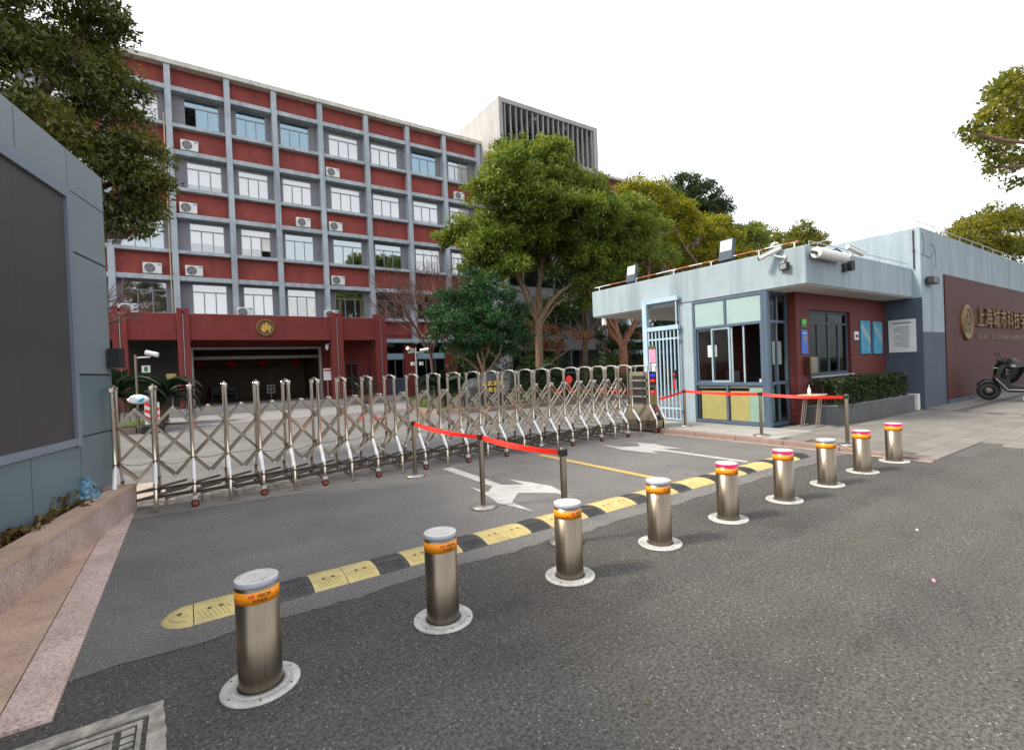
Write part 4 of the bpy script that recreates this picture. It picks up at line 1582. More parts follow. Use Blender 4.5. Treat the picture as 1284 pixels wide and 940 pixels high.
# block on the right
gb = thing('gatehouse_block', 'tall pale blue block with a dark red name wall on the right', 'building', (24, 7, 0))
obj('wall', MB().box(17.45, 44, 4.95, 9.2, -0.05, 5.27, 0.012), 'plaster_blue', gb)
obj('red_wall', MB().box(19.32, 43.8, 4.915, 4.949, 0.22, 4.06, 0.006), 'red_wall', gb)
obj('dado', MB().box(17.444, 19.318, 4.943, 4.949, 0.0, 2.29), 'plaster_grey', gb)
obj('dado', MB().box(17.443, 17.449, 4.944, 5.85, 0.0, 3.271), 'plaster_grey', gb)  # grey paint low down; above, canopy shade put into the colour
obj('skirting', MB().box(19.32, 43.8, 4.90, 4.949, 0.0, 0.218, 0.006), 'plaster_grey', gb)
for path in (((17.62, 5.1), (17.70, 4.92), (17.74, 4.72), (17.70, 4.52)), ((17.5, 4.50), (17.85, 4.47), (18.2, 4.46), (18.42, 4.58), (18.62, 4.74)), ((18.30, 4.86), (18.52, 4.84), (18.66, 4.72), (18.70, 4.5), (18.68, 4.2))):
    obj('cable', MB().tube([(x, 4.946, z + random.uniform(-.02, .02)) for x, z in path], 0.007, 5), 'plaster_grey', gb)
# emblem and lettering
ebx, ebz = 21.3, 2.62
eb = obj('emblem', MB().lathe([(0.58, 0), (0.58, 0.05), (0.53, 0.07), (0.47, 0.05), (0.44, 0.05), (0.42, 0.03)], 40, (ebx, 4.914, ebz), mat=Matrix.Rotation(PI / 2, 4, 'X')), 'gold_dull', gb)
STROKES = [(-.28, .10, -.02, .20), (-.24, -.02, -.02, .06), (-.30, -.10, .0, -.06), (-.14, .22, -.14, -.3), (-.24, -.28, -.02, -.3), (-.24, -.12, -.22, -.28), (-.03, -.1, -.03, -.28),
           (.0, .30, .12, .36), (.05, .28, .03, -.10), (-.02, .2, .14, .26), (.02, .02, .16, .06), (.05, -.1, .2, -.14), (.10, .14, .2, .1), (.12, -.02, .22, -.06),
           (.28, .24, .28, -.34), (.18, .06, .38, .08), (.16, -.06, .38, -.04)]


def emblem_strokes(cx, cy, cz, s_, w_, ydir=-1):
    mb = MB()
    for (a, b, c, d) in STROKES:
        p, q = Vector((cx + a * s_, cy, cz + b * s_)), Vector((cx + c * s_, cy, cz + d * s_))
        dd = q - p
        mb.obox((p + q) / 2, dd, (0, 1, 0), dd.cross(Vector((0, 1, 0))), dd.length / 2 + w_ * .5, 0.02, w_)
    return mb


obj('emblem_strokes', emblem_strokes(ebx, 4.89, ebz, 0.92, 0.03), 'gold_dull', eb)
xp_ = 22.75
for ch in '上海城市科技学校':
    tm = text_mb(ch, 0.88, 0.03)
    xf(tm, lambda p: Vector((xp_ + p.x, 4.88 - p.z, 2.78 + p.y * 0.85)))
    obj('lettering', tm, 'gold_dull', gb)
    xp_ += 0.98
xx = 22.35
while xx < 30:
    w_ = random.uniform(0.10, 0.17)
    obj('small_letter', MB().box(xx, xx + w_, 4.895, 4.914, 2.08, 2.24), 'bronze', gb)
    xx += w_ + random.choice((0.05, 0.05, 0.05, 0.14))

# roof edge items
rp = thing('roof_pipe', 'red and white striped pipe along the canopy roof edge', 'pipe', (11.3, 8.5, 4.12))
yy = 11.7
k = 0
while yy > 5.4:
    ln = random.choice((0.25, 0.4, 0.7))
    obj('pipe_length', MB().tube([(11.27, yy, 4.245), (11.27, max(5.3, yy - ln), 4.245)], 0.014, 8), 'white_plastic' if k % 2 == 0 else 'rust_pipe', rp)
    yy -= ln
    k += 1
for yy in (11.5, 9.95, 8.6, 7.45, 6.2, 5.4):
    tb = MB().tube([(11.27, yy, 4.11), (11.27, yy, 4.228)], 0.014, 6)
    tb.tube([(11.27, yy - 0.07, 4.232), (11.27, yy + 0.07, 4.232)], 0.010, 6)
    obj('bracket', tb, 'white_plastic', rp)


def rail(name, label, pts, h, step=1.3):
    t = thing(name, label, 'rail', pts[0])
    up = Vector((0, 0, h))
    for a, b in zip(pts[:-1], pts[1:]):
        a, b = Vector(a), Vector(b)
        obj('wire', MB().tube([a + up, b + up], 0.011, 6), 'alu_grey', t)
        n = max(1, int((b - a).length / step))
        for i in range(n):
            p = a.lerp(b, i / n)
            obj('post', MB().tube([p, p + up], 0.009, 6), 'alu_grey', t)
    return t


rail('lightning_rail', 'thin wire rail along the top edge of the tall block', [(17.55, 9.0, 5.26), (17.55, 5.05, 5.26), (36, 5.05, 5.26)], 0.22)
rail('lightning_rail', 'thin dark wire rail along the canopy roof above its front edge', [(11.6, 5.25, 4.11), (17.4, 5.25, 4.11)], 0.16, 1.5)
dpp = thing('drain_pipe', 'thin dark downpipe on the corner of the tall block', 'pipe', (17.42, 5.1, 3.3))
obj('pipe', MB().tube([(17.42, 5.10, 5.2), (17.42, 5.10, 4.1)], 0.018, 8), 'wire_dark', dpp)
obj('clip', MB().box(17.40, 17.45, 5.07, 5.13, 4.6, 4.63), 'wire_dark', dpp)


def floodlight(label, x, y, z, s_):
    t = thing('floodlight', label, 'floodlight', (x, y, z))
    t.rotation_euler = (0, 0, 0)
    c = MB()
    ax, ay, az = Vector((0, 1, 0)), Vector((-1, 0, 0.18)).normalized(), Vector((0.18, 0, 1)).normalized()
    obj('housing', MB().obox(Vector((x, y, z + 0.30 * s_)), ax, ay, az, 0.17 * s_, 0.05 * s_, 0.25 * s_), 'plaster_grey', t)
    obj('lens', MB().obox(Vector((x, y, z + 0.30 * s_)) + ay * 0.052 * s_ + az * 0.095 * s_, ax, ay, az, 0.145 * s_, 0.005, 0.13 * s_), 'lens_glass', t)
    obj('bracket', MB().box(x - 0.02, x + 0.02, y - 0.12 * s_, y + 0.12 * s_, z - 0.01, z + 0.08 * s_), 'wire_dark', t)
    return t


floodlight('smaller floodlight on the far end of the canopy roof', 11.30, 10.12, 4.12, 1.0)
floodlight('large floodlight on the canopy roof above the booth window', 11.30, 7.02, 4.12, 1.05)


def bullet_cam(name, label, base, mount, d, L=0.36, r=0.055, cat='camera'):
    """bullet camera on an arm: base on the wall, mount = centre of the body, d = view direction"""
    t = thing(name, label, cat, base)
    d = Vector(d).normalized()
    m_ = Vector(mount)
    obj('body', MB().tube([m_ - d * L / 2, m_ + d * L / 2], r, 12, flat=(1, 0.85)), 'white_plastic', t)
    obj('hood', MB().obox(m_ + d * 0.03 + Vector((0, 0, r * 0.95)), d, Vector((0, 0, 1)).cross(d), d.cross(Vector((0, 0, 1)).cross(d)), L / 2 + 0.03, r * 0.95, 0.006), 'white_plastic', t)
    obj('lens', MB().tube([m_ + d * (L / 2 - 0.002), m_ + d * (L / 2 + 0.008)], r * 0.72, 12), 'black_plastic', t)
    obj('arm', MB().tube([base, Vector(base).lerp(m_, 0.5) + Vector((0, 0, -0.02)), m_ - Vector((0, 0, r * 0.5))], 0.022, 8), 'white_plastic', t)
    obj('mount_plate', MB().tube([Vector(base) - Vector((m_.x - base[0], m_.y - base[1], 0)).normalized() * 0.01, Vector(base) + Vector((m_.x - base[0], m_.y - base[1], 0)).normalized() * 0.02], 0.06, 12), 'white_plastic', t)
    return t


bullet_cam('security_camera', 'white bullet camera angled left at the canopy corner', (11.2, 5.58, 3.93), (11.02, 5.82, 4.06), (-0.62, 0.72, -0.42), 0.50, 0.062)
bullet_cam('security_camera', 'white bullet camera angled right beside the white cylinder', (13.15, 5.15, 3.98), (13.25, 4.98, 4.16), (0.85, -0.42, -0.42), 0.44, 0.06)
lp = thing('spot_lamp', 'small dark square lamp below the left canopy camera', 'lamp', (11.2, 5.55, 3.72))
obj('case', MB().obox((11.13, 5.56, 3.73), (0.35, 1, 0), (-1, 0.35, -0.15), (0, 0, 1), 0.11, 0.035, 0.075), 'black_plastic', lp)
obj('lens', MB().obox((11.095, 5.572, 3.725), (0.35, 1, 0), (-1, 0.35, -0.15), (0, 0, 1), 0.085, 0.006, 0.055), 'alu_grey', lp)
obj('bracket', MB().tube([(11.2, 5.56, 3.85), (11.13, 5.56, 3.80)], 0.014, 6), 'wire_dark', lp)
cy = thing('cylinder_camera', 'large white cylindrical camera housing on the canopy front', 'camera', (12.0, 5.15, 3.9))
obj('body', MB().tube([(11.45, 5.0, 3.94), (12.72, 5.0, 3.94)], 0.11, 24), 'white_plastic', cy)
obj('face', MB().tube([(11.36, 5.0, 3.94), (11.45, 5.0, 3.94)], 0.117, 24), 'white_plastic', cy)
obj('lens', MB().tube([(11.18, 5.0, 3.93), (11.36, 5.0, 3.93)], 0.035, 10), 'black_plastic', cy)
obj('bracket', MB().box(11.9, 12.2, 5.06, 5.152, 3.86, 4.0), 'alu_grey', cy)
obj('bracket', MB().tube([(12.3, 5.14, 4.05), (12.45, 5.05, 4.14), (12.6, 5.0, 4.06)], 0.02, 6), 'wire_dark', cy)
lp = thing('spot_lamp', 'small dark spot lamp below the right canopy camera', 'lamp', (13.05, 5.15, 3.75))
obj('case', MB().obox((13.12, 5.03, 3.80), (1, -0.5, 0), (0.5, 1, 0), (0, 0, 1), 0.045, 0.07, 0.11), 'black_plastic', lp)
obj('bracket', MB().box(12.93, 13.0, 5.06, 5.15, 3.66, 3.86), 'wire_dark', lp)
lp = thing('wall_lamp', 'black box lamp on the corner wall of the tall block', 'lamp', (18.0, 4.95, 3.72))
obj('case', MB().box(17.70, 18.22, 4.74, 4.92, 3.66, 3.86, 0.015), 'black_plastic', lp)
obj('bracket', MB().box(17.9, 18.0, 4.90, 4.949, 3.7, 3.8), 'wire_dark', lp)
bullet_cam('security_camera', 'white camera hanging under the far end of the canopy', (11.36, 11.45, 3.272), (11.33, 11.40, 3.10), (-0.35, -0.3, -1.0), 0.26, 0.07)
lp = thing('soffit_lamp', 'small white lamp under the canopy behind the pedestrian gate', 'lamp', (12.3, 10.6, 3.27))
obj('case', MB().obox((12.3, 10.55, 3.10), (0.5, 1, 0), (1, -0.5, 0.3), (0, 0, 1), 0.12, 0.05, 0.09), 'white_plastic', lp)
obj('bracket', MB().box(12.27, 12.33, 10.5, 10.6, 3.16, 3.272), 'wire_dark', lp)

# notices on the booth walls


def board(name, label, cat, mb, mat, extra=()):
    c = [sum(v[i] for v in mb.v) / len(mb.v) for i in range(3)]
    t = thing(name, label, cat, c)
    obj('panel', mb, mat, t)
    for nm, m2, mt in extra:
        obj(nm, m2, mt, t)
    return t


board('wall_poster', 'left one of the two tall blue posters on the red wall', 'poster', MB().box(15.66, 16.28, 5.81, 5.848, 1.73, 2.66), 'poster_blue', [('painted_reflection', MB().add([(15.68, 5.807, 2.62), (15.68, 5.807, 2.45), (16.26, 5.807, 1.95), (16.26, 5.807, 2.18)], [(0, 1, 2, 3)]), 'frost_teal')])  # pale diagonal is a reflection on the poster, painted as a sheet
board('wall_poster', 'right one of the two tall blue posters, nearest the grey corner', 'poster', MB().box(16.51, 17.12, 5.81, 5.848, 1.72, 2.65), 'poster_blue', [('painted_reflection', MB().add([(16.53, 5.807, 2.62), (16.53, 5.807, 2.48), (17.1, 5.807, 2.0), (17.1, 5.807, 2.2)], [(0, 1, 2, 3)]), 'frost_teal')])  # same painted reflection across this poster
tl_ = MB()
tl_.box(17.402, 17.405, 5.2, 5.65, 2.56, 2.61)
for i in range(13):
    z = 2.46 - i * 0.05
    tl_.box(17.402, 17.405, 5.22 + random.uniform(0, .05), 5.63 - random.uniform(0, .04 if i % 4 else .25), z, z + 0.022)
board('notice_board', 'white notice board with lines of text on the grey side wall', 'notice board', MB().box(17.406, 17.442, 5.10, 5.75, 1.73, 2.68), 'paper', [('text_lines', tl_, 'alu_grey')])
board('small_sign', 'small white sign with a black symbol left of the blue posters', 'sign', MB().box(15.30, 15.55, 5.825, 5.848, 2.12, 2.35), 'paper', [('symbol', MB().box(15.35, 15.50, 5.818, 5.824, 2.19, 2.26), 'ink_black')])
board('blue_sign', 'narrow blue information sign on the red wall beside the booth', 'sign', MB().box(12.36, 12.66, 5.825, 5.848, 1.78, 2.36), 'sign_blue', [('photo', MB().box(12.43, 12.60, 5.818, 5.824, 2.08, 2.2), 'pier_grey'), ('text_line', MB().box(12.42, 12.6, 5.818, 5.824, 2.27, 2.29), 'paper')])
gs = text_mb('出口', 0.11)
xf(gs, lambda p: Vector((12.50 + p.x, 5.816, 2.55 + p.y)))
board('green_sign', 'small green lit sign above the narrow blue sign', 'sign', MB().box(12.38, 12.62, 5.825, 5.848, 2.42, 2.63), 'sign_green', [('lettering', gs, 'lamp_green')])
ebx2 = thing('meter_box', 'stainless steel box on the red wall below the blue sign', 'box', (12.63, 5.85, 1.3))
obj('case', MB().box(12.46, 12.80, 5.68, 5.85, 1.28, 1.70, 0.012), 'steel_plate', ebx2)
obj('door', MB().box(12.49, 12.77, 5.672, 5.68, 1.31, 1.67), 'steel', ebx2)

# planter with hedge in front of the red wall
pb = thing('hedge_planter', 'low grey planter wall with rounded end below the red wall', 'planter', (15, 5.4, GZ))
poly = [(12.46, 5.84), (12.47, 5.62), (12.56, 5.42), (12.74, 5.27), (13.0, 5.20), (17.16, 5.10), (17.16, 5.84)]
plain('planter_grey', (0.105, 0.11, 0.115), 0.85, var=0.15, streak=0.2)
obj('wall', MB().prism(poly, 0.05, 0.50), 'planter_grey', pb)
obj('end_post', MB().box(17.165, 17.36, 5.03, 5.84, 0.05, 0.53, 0.008), 'post_white', pb)
obj('cap', MB().prism([(x * 0.999 + 0.0, y - 0.008) for x, y in poly], 0.501, 0.512), 'pier_grey', pb)
hd = thing('hedge', 'clipped dark green hedge growing in the low grey planter', 'hedge', (15, 5.5, 0.5))
n_ = 9000
P_ = np.stack([rng.uniform(12.6, 17.0, n_), rng.uniform(5.22, 5.80, n_), rng.uniform(0.5, 1.10, n_)], 1)
P_[:, 2] += 0.05 * np.sin(P_[:, 0] * 5) + 0.04 * np.sin(P_[:, 0] * 11 + 1)
P_[:, 1] += 0.03 * np.sin(P_[:, 0] * 7)
sh = (rng.uniform(size=n_) < 0.75)
side = rng.uniform(size=n_) < 0.5
P_[sh & side, 1] = 5.20 + rng.uniform(0, 0.10, (sh & side).sum())
P_[sh & ~side, 2] = 1.06 + rng.uniform(-.08, 0.05, (sh & ~side).sum())
N_ = np.tile(np.array([0, -0.6, 0.6]), (n_, 1))
obj('foliage', leaves_mesh('foliage', P_ - np.array([15, 5.5, 0.5]), N_, 0.07, 0.5), 'leaf_hedge', hd, loc=(0, 0, 0))
st = MB()
for i in range(18):
    xx = 12.75 + i * 0.24
    st.tube([(xx, 5.5, 0.45), (xx + random.uniform(-.1, .1), 5.5 + random.uniform(-.1, .1), 0.98)], 0.012, 5)
obj('stems', st, 'twig', hd)

# small folding table
tb = thing('folding_table', 'small folding table with slanting metal legs beside the booth', 'table', (12.02, 5.5, GZ))
obj('table_top', MB().box(11.78, 12.32, 5.28, 5.70, 0.80, 0.828, 0.006), 'wood_light', tb)
for yy in (5.33, 5.65):
    for dx in (-0.05, 0.03, 0.11):
        obj('leg', MB().tube([(12.05 + dx, yy, 0.80), (11.86 + dx, yy, 0.13)], 0.013, 6), 'steel', tb)
    obj('foot', MB().tube([(11.72, yy, 0.118), (12.14, yy, 0.118)], 0.016, 8), 'alu_grey', tb)
    obj('foot_tip', MB().tube([(12.14, yy, 0.118), (12.19, yy, 0.118)], 0.02, 8), 'black_plastic', tb)
obj('rail', MB().tube([(11.9, 5.33, 0.77), (11.9, 5.65, 0.77)], 0.014, 6), 'alu_grey', tb)
sc_ = thing('bottle', 'white bottle standing on the small folding table', 'bottle', (11.93, 5.5, 0.828))
obj('body', MB().lathe([(0.035, 0.829), (0.036, 0.95), (0.015, 0.99), (0.015, 1.01)], 14, (11.93, 5.5, 0)), 'white_plastic', sc_)
obj('pump', MB().tube([(11.93, 5.5, 1.01), (11.93, 5.5, 1.05), (11.90, 5.48, 1.055)], 0.008, 6), 'white_plastic', sc_)

# pedestrian gate
pg = thing('pedestrian_gate', 'pale blue barred pedestrian gate under the canopy', 'gate', (11.12, 9.0, GZ))
PX = 11.10
obj('post', MB().box(PX - 0.06, PX + 0.06, 9.42, 9.58, GZ, 3.50, 0.008), 'gate_blue', pg)
obj('top_rail', MB().box(PX - 0.05, PX + 0.05, 8.36, 9.419, 3.38, 3.50, 0.006), 'gate_blue', pg)
obj('rail', MB().box(PX - 0.05, PX + 0.05, 8.36, 9.419, 2.60, 2.72, 0.006), 'gate_blue', pg)
obj('post', MB().tube([(PX, 8.44, 2.72), (PX, 8.44, 3.38)], 0.022, 8), 'gate_blue', pg)
for z in (2.34, 0.42):
    obj('rail', MB().box(PX - 0.02, PX + 0.02, 8.36, 9.419, z, z + 0.045), 'gate_blue', pg)
for i in range(9):
    yy = 8.40 + i * 0.125
    obj('bar', MB().tube([(PX + 0.002 * (i % 2), yy + 0.006 * math.sin(i * 2), 0.16), (PX, yy + 0.008 * math.sin(i * 3), 1.4), (PX, yy, 2.60)], 0.024, 8), 'gate_blue', pg)
obj('kick_rail', MB().box(PX - 0.02, PX + 0.02, 8.36, 9.419, 0.13, 0.17), 'gate_blue', pg)
obj('lock_box', MB().box(PX - 0.05, PX + 0.05, 8.50, 8.60, 1.25, 1.5, 0.008), 'black_plastic', pg)
ns = thing('gate_notice', 'pink and green paper notice tied to the pedestrian gate', 'notice', (PX - 0.04, 9.25, 1.7))
obj('pink_sheet', MB().box(PX - 0.045, PX - 0.035, 9.15, 9.38, 1.72, 2.18), 'pink_paper', ns)
obj('green_edge', MB().box(PX - 0.048, PX - 0.0355, 9.15, 9.38, 2.10, 2.20), 'grass', ns)
obj('white_sheet', MB().box(PX - 0.047, PX - 0.036, 9.15, 9.30, 1.35, 1.70), 'paper', ns)
rr = thing('red_ribbon', 'red ribbon tied to a bar of the pedestrian gate', 'ribbon', (PX - 0.04, 8.55, 1.1))
obj('knot', MB().tube([(PX - 0.03, 8.62, 1.36), (PX - 0.05, 8.55, 1.38), (PX - 0.03, 8.5, 1.35)], 0.015, 6), 'belt_red', rr)
obj('tail', MB().obox((PX - 0.045, 8.54, 1.17), (0, 1, 0), (1, 0, 0), (0, 0, 1), 0.018, 0.004, 0.19), 'belt_red', rr)

# scooter by the red name wall
sx, sy, sz = 21.3, 4.42, pz(4.3)
sc = thing('scooter', 'black electric scooter with orange parts parked at the red name wall', 'scooter', (sx, sy, sz), rz=math.radians(-72))
sc.scale = (1.12, 1.12, 1.12)
for wx in (0.0, 1.32):
    w = obj('wheel', MB().lathe([(0.13, -0.05), (0.22, -0.055), (0.25, -0.03), (0.255, 0), (0.25, 0.03), (0.22, 0.055), (0.13, 0.05)], 28, capb=False, capt=False, mat=Matrix.Rotation(PI / 2, 4, 'X')), 'rubber', sc, loc=(wx, 0, 0.255))
    obj('rim', MB().lathe([(0.14, -0.03), (0.14, 0.03), (0.03, 0.04)], 16, mat=Matrix.Rotation(PI / 2, 4, 'X')), 'steel_dark', w, loc=(0, 0, 0))
bdy = MB()
prof_s = [(0.10, 0.62), (0.20, 0.95), (0.26, 1.02), (0.36, 0.98), (0.40, 0.62), (0.44, 0.40), (0.80, 0.36), (0.86, 0.62), (0.95, 0.74), (1.55, 0.80), (1.75, 0.72), (1.55, 0.55), (1.30, 0.46), (1.0, 0.30), (0.85, 0.22), (0.38, 0.22), (0.24, 0.36)]
mbp = MB().prism([(a, b) for a, b in prof_s], -0.19, 0.19)
mbp.v = [(x, z, y) for x, y, z in mbp.v]
mbp.f = [f[::-1] for f in mbp.f]
obj('body', mbp, 'scooter_black', sc, loc=(0, 0, 0))
obj('seat', MB().box(0.85, 1.66, -0.18, 0.18, 0.76, 0.90, 0.05), 'black_plastic', sc, loc=(0, 0, 0))
obj('leg_apron', rock_mesh(0.32, 0.34, 0.36, 31, 16, 10), 'scooter_black', sc, loc=(0.42, 0, 0.82))
obj('rear_box', MB().box(1.50, 1.92, -0.2, 0.2, 0.92, 1.25, 0.05), 'scooter_black', sc, loc=(0, 0, 0))
obj('front_fender', MB().tube([(-0.22, 0, 0.40), (-0.08, 0, 0.52), (0.10, 0, 0.52), (0.25, 0, 0.38)], [0.06, 0.08, 0.09, 0.06], 8), 'scooter_black', sc, loc=(0, 0, 0))
obj('fork', MB().tube([(0.02, 0.09, 0.26), (0.22, 0.09, 0.86)], 0.022, 6), 'alu_grey', sc, loc=(0, 0, 0))
hb = MB().tube([(0.22, -0.36, 1.12), (0.30, -0.14, 1.08), (0.30, 0.14, 1.08), (0.22, 0.36, 1.12)], 0.02, 8)
obj('handlebar', hb, 'black_plastic', sc, loc=(0, 0, 0))
for yy in (-0.26, 0.26):
    mm = MB().tube([(0.26, yy, 1.1), (0.20, yy * 1.2, 1.28)], 0.008, 6)
    mm.lathe([(0.02, -0.01), (0.06, 0), (0.02, 0.01)], 10, (0.20, yy * 1.2, 1.31), mat=Matrix.Rotation(PI / 2, 4, 'Y'))
    obj('mirror', mm, 'black_plastic', sc, loc=(0, 0, 0))
obj('headlight', MB().box(0.12, 0.19, -0.10, 0.10, 0.90, 0.915), 'lamp_green', sc, loc=(0, 0, 0))
obj('orange_trim', MB().box(0.98, 1.30, -0.203, -0.191, 0.46, 0.62), 'scooter_orange', sc, loc=(0, 0, 0))
obj('orange_trim', MB().tube([(0.74, -0.20, 0.95), (0.86, -0.20, 0.72), (0.95, -0.20, 0.60)], 0.035, 8), 'scooter_orange', sc, loc=(0, 0, 0))
obj('floor_trim', MB().tube([(0.40, -0.20, 0.30), (0.82, -0.20, 0.28), (1.4, -0.20, 0.30)], 0.012, 6), 'alu_white', sc, loc=(0, 0, 0))
obj('shield_trim', MB().tube([(0.13, -0.20, 0.62), (0.26, -0.20, 0.45), (0.38, -0.20, 0.28)], 0.010, 6), 'alu_white', sc, loc=(0, 0, 0))
obj('stand', MB().tube([(0.7, -0.10, 0.24), (0.66, -0.22, 0.01)], 0.014, 6), 'alu_grey', sc, loc=(0, 0, 0))

# ================================================================ MAIN BUILDING
YB = 34.0
mbd = thing('office_building', 'long red and grey concrete framed office building behind the gate', 'building', (8.5, 36, 0))
CX = [-9.0, -6.05, -3.12, -0.22, 2.75, 5.35, 8.16, 11.27, 14.35, 17.34, 20.43]
WX = {2: (-2.75, -0.70), 3: (0.52, 2.33), 4: (3.20, 4.90), 5: (5.73, 7.52), 6: (8.78, 10.80), 7: (11.70, 13.72), 8: (14.81, 16.86), 9: (17.88, 19.70), 0: (-8.5, -6.6), 1: (-5.6, -3.7)}
AT = [18.90, 15.23, 11.56, 7.89]
ST = [16.75, 13.08, 9.41, 5.74]
ROOF = 20.34
# blind drop per row and bay (fraction of the glass covered)
BL = [{0: 1, 1: 1, 2: 1, 3: 0, 4: 0.0, 5: 0, 6: .85, 7: 1, 8: 0, 9: 0},
      {0: 1, 1: .6, 2: 1, 3: .66, 4: .82, 5: .95, 6: 1, 7: .80, 8: .74, 9: .9},
      {0: 0, 1: .5, 2: 0, 3: .55, 4: .60, 5: 0.0, 6: 0, 7: 0, 8: .35, 9: .5},
      {0: 0, 1: 0, 2: 0, 3: .95, 4: .9, 5: 0.1, 6: 0, 7: 0, 8: 0, 9: 0}]


def facade(t, cols, wins, sills, tops, YB, blinds, blue=(), hang=0.02):
    n = len(cols)
    zb = 5.5
    for i, c in enumerate(cols):
        z0 = 3.9 if c > 10.9 else 5.2
        obj('column', MB().box(c - 0.155, c + 0.155, YB - 0.02, YB + 0.75, z0, 20.05, 0.012), 'concrete_frame', t)
    L, Rr = cols[0] - 0.15, cols[-1] + 0.15
    for a in tops:
        obj('beam', MB().box(L, Rr, YB + 0.05, YB + 0.74, a - 0.27, a, 0.012), 'concrete_frame', t)
    for s_ in sills:
        obj('sill_beam', MB().box(L, Rr, YB + 0.06, YB + 0.74, s_ - 0.20, s_, 0.012), 'concrete_frame', t)
    for i in range(n - 1):
        a, b = cols[i] + 0.155, cols[i + 1] - 0.155
        w0, w1 = wins[i]
        obj('spandrel_panel', MB().box(a, b, YB + 0.42, YB + 0.5, tops[0], 20.05), 'red_panel', t)
        for r in range(len(sills)):
            if r < len(sills) - 1:
                obj('spandrel_panel', MB().box(a, b, YB + 0.42, YB + 0.5, tops[r + 1], sills[r] - 0.20), 'red_panel', t)
            zt, zs = tops[r] - 0.27, sills[r]
            zw = zt - 0.06
            for (p0, p1) in ((a, w0), (w1, b)):
                obj('pier', MB().box(p0, p1, YB + 0.56, YB + 0.72, zs, zt), 'pier_grey', t)
            obj('lintel', MB().box(w0, w1, YB + 0.56, YB + 0.72, zw, zt), 'pier_grey', t)
            # window: outer frame, transom, mullions
            f = MB()
            yw0, yw1 = YB + 0.60, YB + 0.66
            ztr = zs + 1.34
            th = (w1 - w0) / 3
            for z0, z1 in ((zs, zs + 0.06), (ztr - 0.03, ztr + 0.03), (zw - 0.05, zw)):
                f.box(w0, w1, yw0, yw1, z0, z1)
            for x0 in (w0, w1 - 0.05):
                f.box(x0, x0 + 0.05, yw0 - .002, yw1 + .002, zs + 0.06, zw - 0.05)
            for k in (1, 2):
                f.box(w0 + th * k - 0.025, w0 + th * k + 0.025, yw0 - .002, yw1 + .002, zs + 0.06, ztr - 0.03)
            w = obj('window', f, 'win_frame', t)
            gm = 'glass_sky_tint' if (r, i) in blue else ('glass_mid' if blinds[r].get(i, 0.5) < 0.2 and r < 3 else 'glass')
            opened = (r, i) in ((0, 3), (2, 4))
            for k in range(3):
                if (r == 0 and i == 3 and k == 0) or (r == 2 and i == 4 and k == 2):
                    continue      # sash slid open
                x0 = w0 + th * k + 0.026
                obj('pane', MB().box(x0, x0 + th - 0.052, YB + 0.628, YB + 0.634, zs + 0.06, ztr - 0.03), gm, w)
            obj('top_pane', MB().box(w0 + 0.05, w1 - 0.05, YB + 0.628, YB + 0.634, ztr + 0.03, zw - 0.05), gm, w)
            bf_ = blinds[r].get(i, 0.5)
            if bf_ > 0:
                H_ = ztr - zs
                obj('blind', MB().box(w0 + 0.05, w1 - 0.05, YB + 0.645, YB + 0.65, zw - 0.05 - (0.38 if bf_ > 0.05 else 0), zw - 0.02), 'blind', w)
                for k in range(3):
                    d = min(1, max(0, bf_ + random.uniform(-0.03, 0.03)))
                    obj('blind', MB().box(w0 + th * k + 0.04, w0 + th * (k + 1) - 0.04, YB + 0.655, YB + 0.66, ztr - H_ * d, ztr), 'blind', w)
    # dark interior
    ib = MB()
    for r in range(len(sills)):
        zf = sills[r] - 0.9
        ib.box(L + 0.2, Rr - 0.2, YB + 3.6, YB + 3.7, zf, tops[r] + 0.1)
        ib.box(L + 0.2, Rr - 0.2, YB + 0.74, YB + 3.6, zf, zf + 0.05)
        ib.box(L + 0.2, Rr - 0.2, YB + 0.74, YB + 3.6, tops[r] - 0.1, tops[r] - 0.05)
    obj('interior', ib, 'lobby_white', t)


facade(mbd, CX, WX, ST, AT, YB, BL, blue={(0, 3), (0, 4), (0, 5), (0, 8)})
obj('coping', MB().box(-9.3, 20.62, YB - 0.10, YB + 0.85, 20.05, ROOF, 0.015), 'roof_white', mbd)
obj('roof', MB().box(-9.2, 20.5, YB + 0.85, YB + 13, 19.6, 19.9), 'concrete_pale', mbd)
obj('back_wall', MB().box(-9.2, 20.5, YB + 12.8, YB + 13, 0, 19.6), 'concrete_pale', mbd)
obj('end_wall', MB().box(-9.4, -9.2, YB, YB + 13, 0, 20.0), 'concrete_pale', mbd)
obj('curtain', MB().box(-2.68, -2.22, YB + 0.72, YB + 0.73, 9.47, 10.75), 'orange_curtain', mbd)
for x0, x1, zz in ((5.80, 6.3, 5.8), (9.0, 9.2, 5.8), (10.5, 10.75, 5.8), (7.0, 7.4, 5.8)):
    obj('curtain', MB().box(x0, x1, YB + 0.73, YB + 0.74, zz, zz + 1.3), 'tan_curtain', mbd)
obj('drain_pipe', MB().tube([(-0.47, YB + 0.02, 17.2), (-0.47, YB + 0.02, 5.6)], 0.035, 8), 'tan_curtain', mbd)
obj('end_wall', MB().box(20.3, 20.5, YB + 0.76, YB + 13, 0, 19.6), 'concrete_pale', mbd)
obj('back_wall', MB().box(20.5, 31.0, 46.8, 47, 0, 20), 'concrete_pale', mbd)
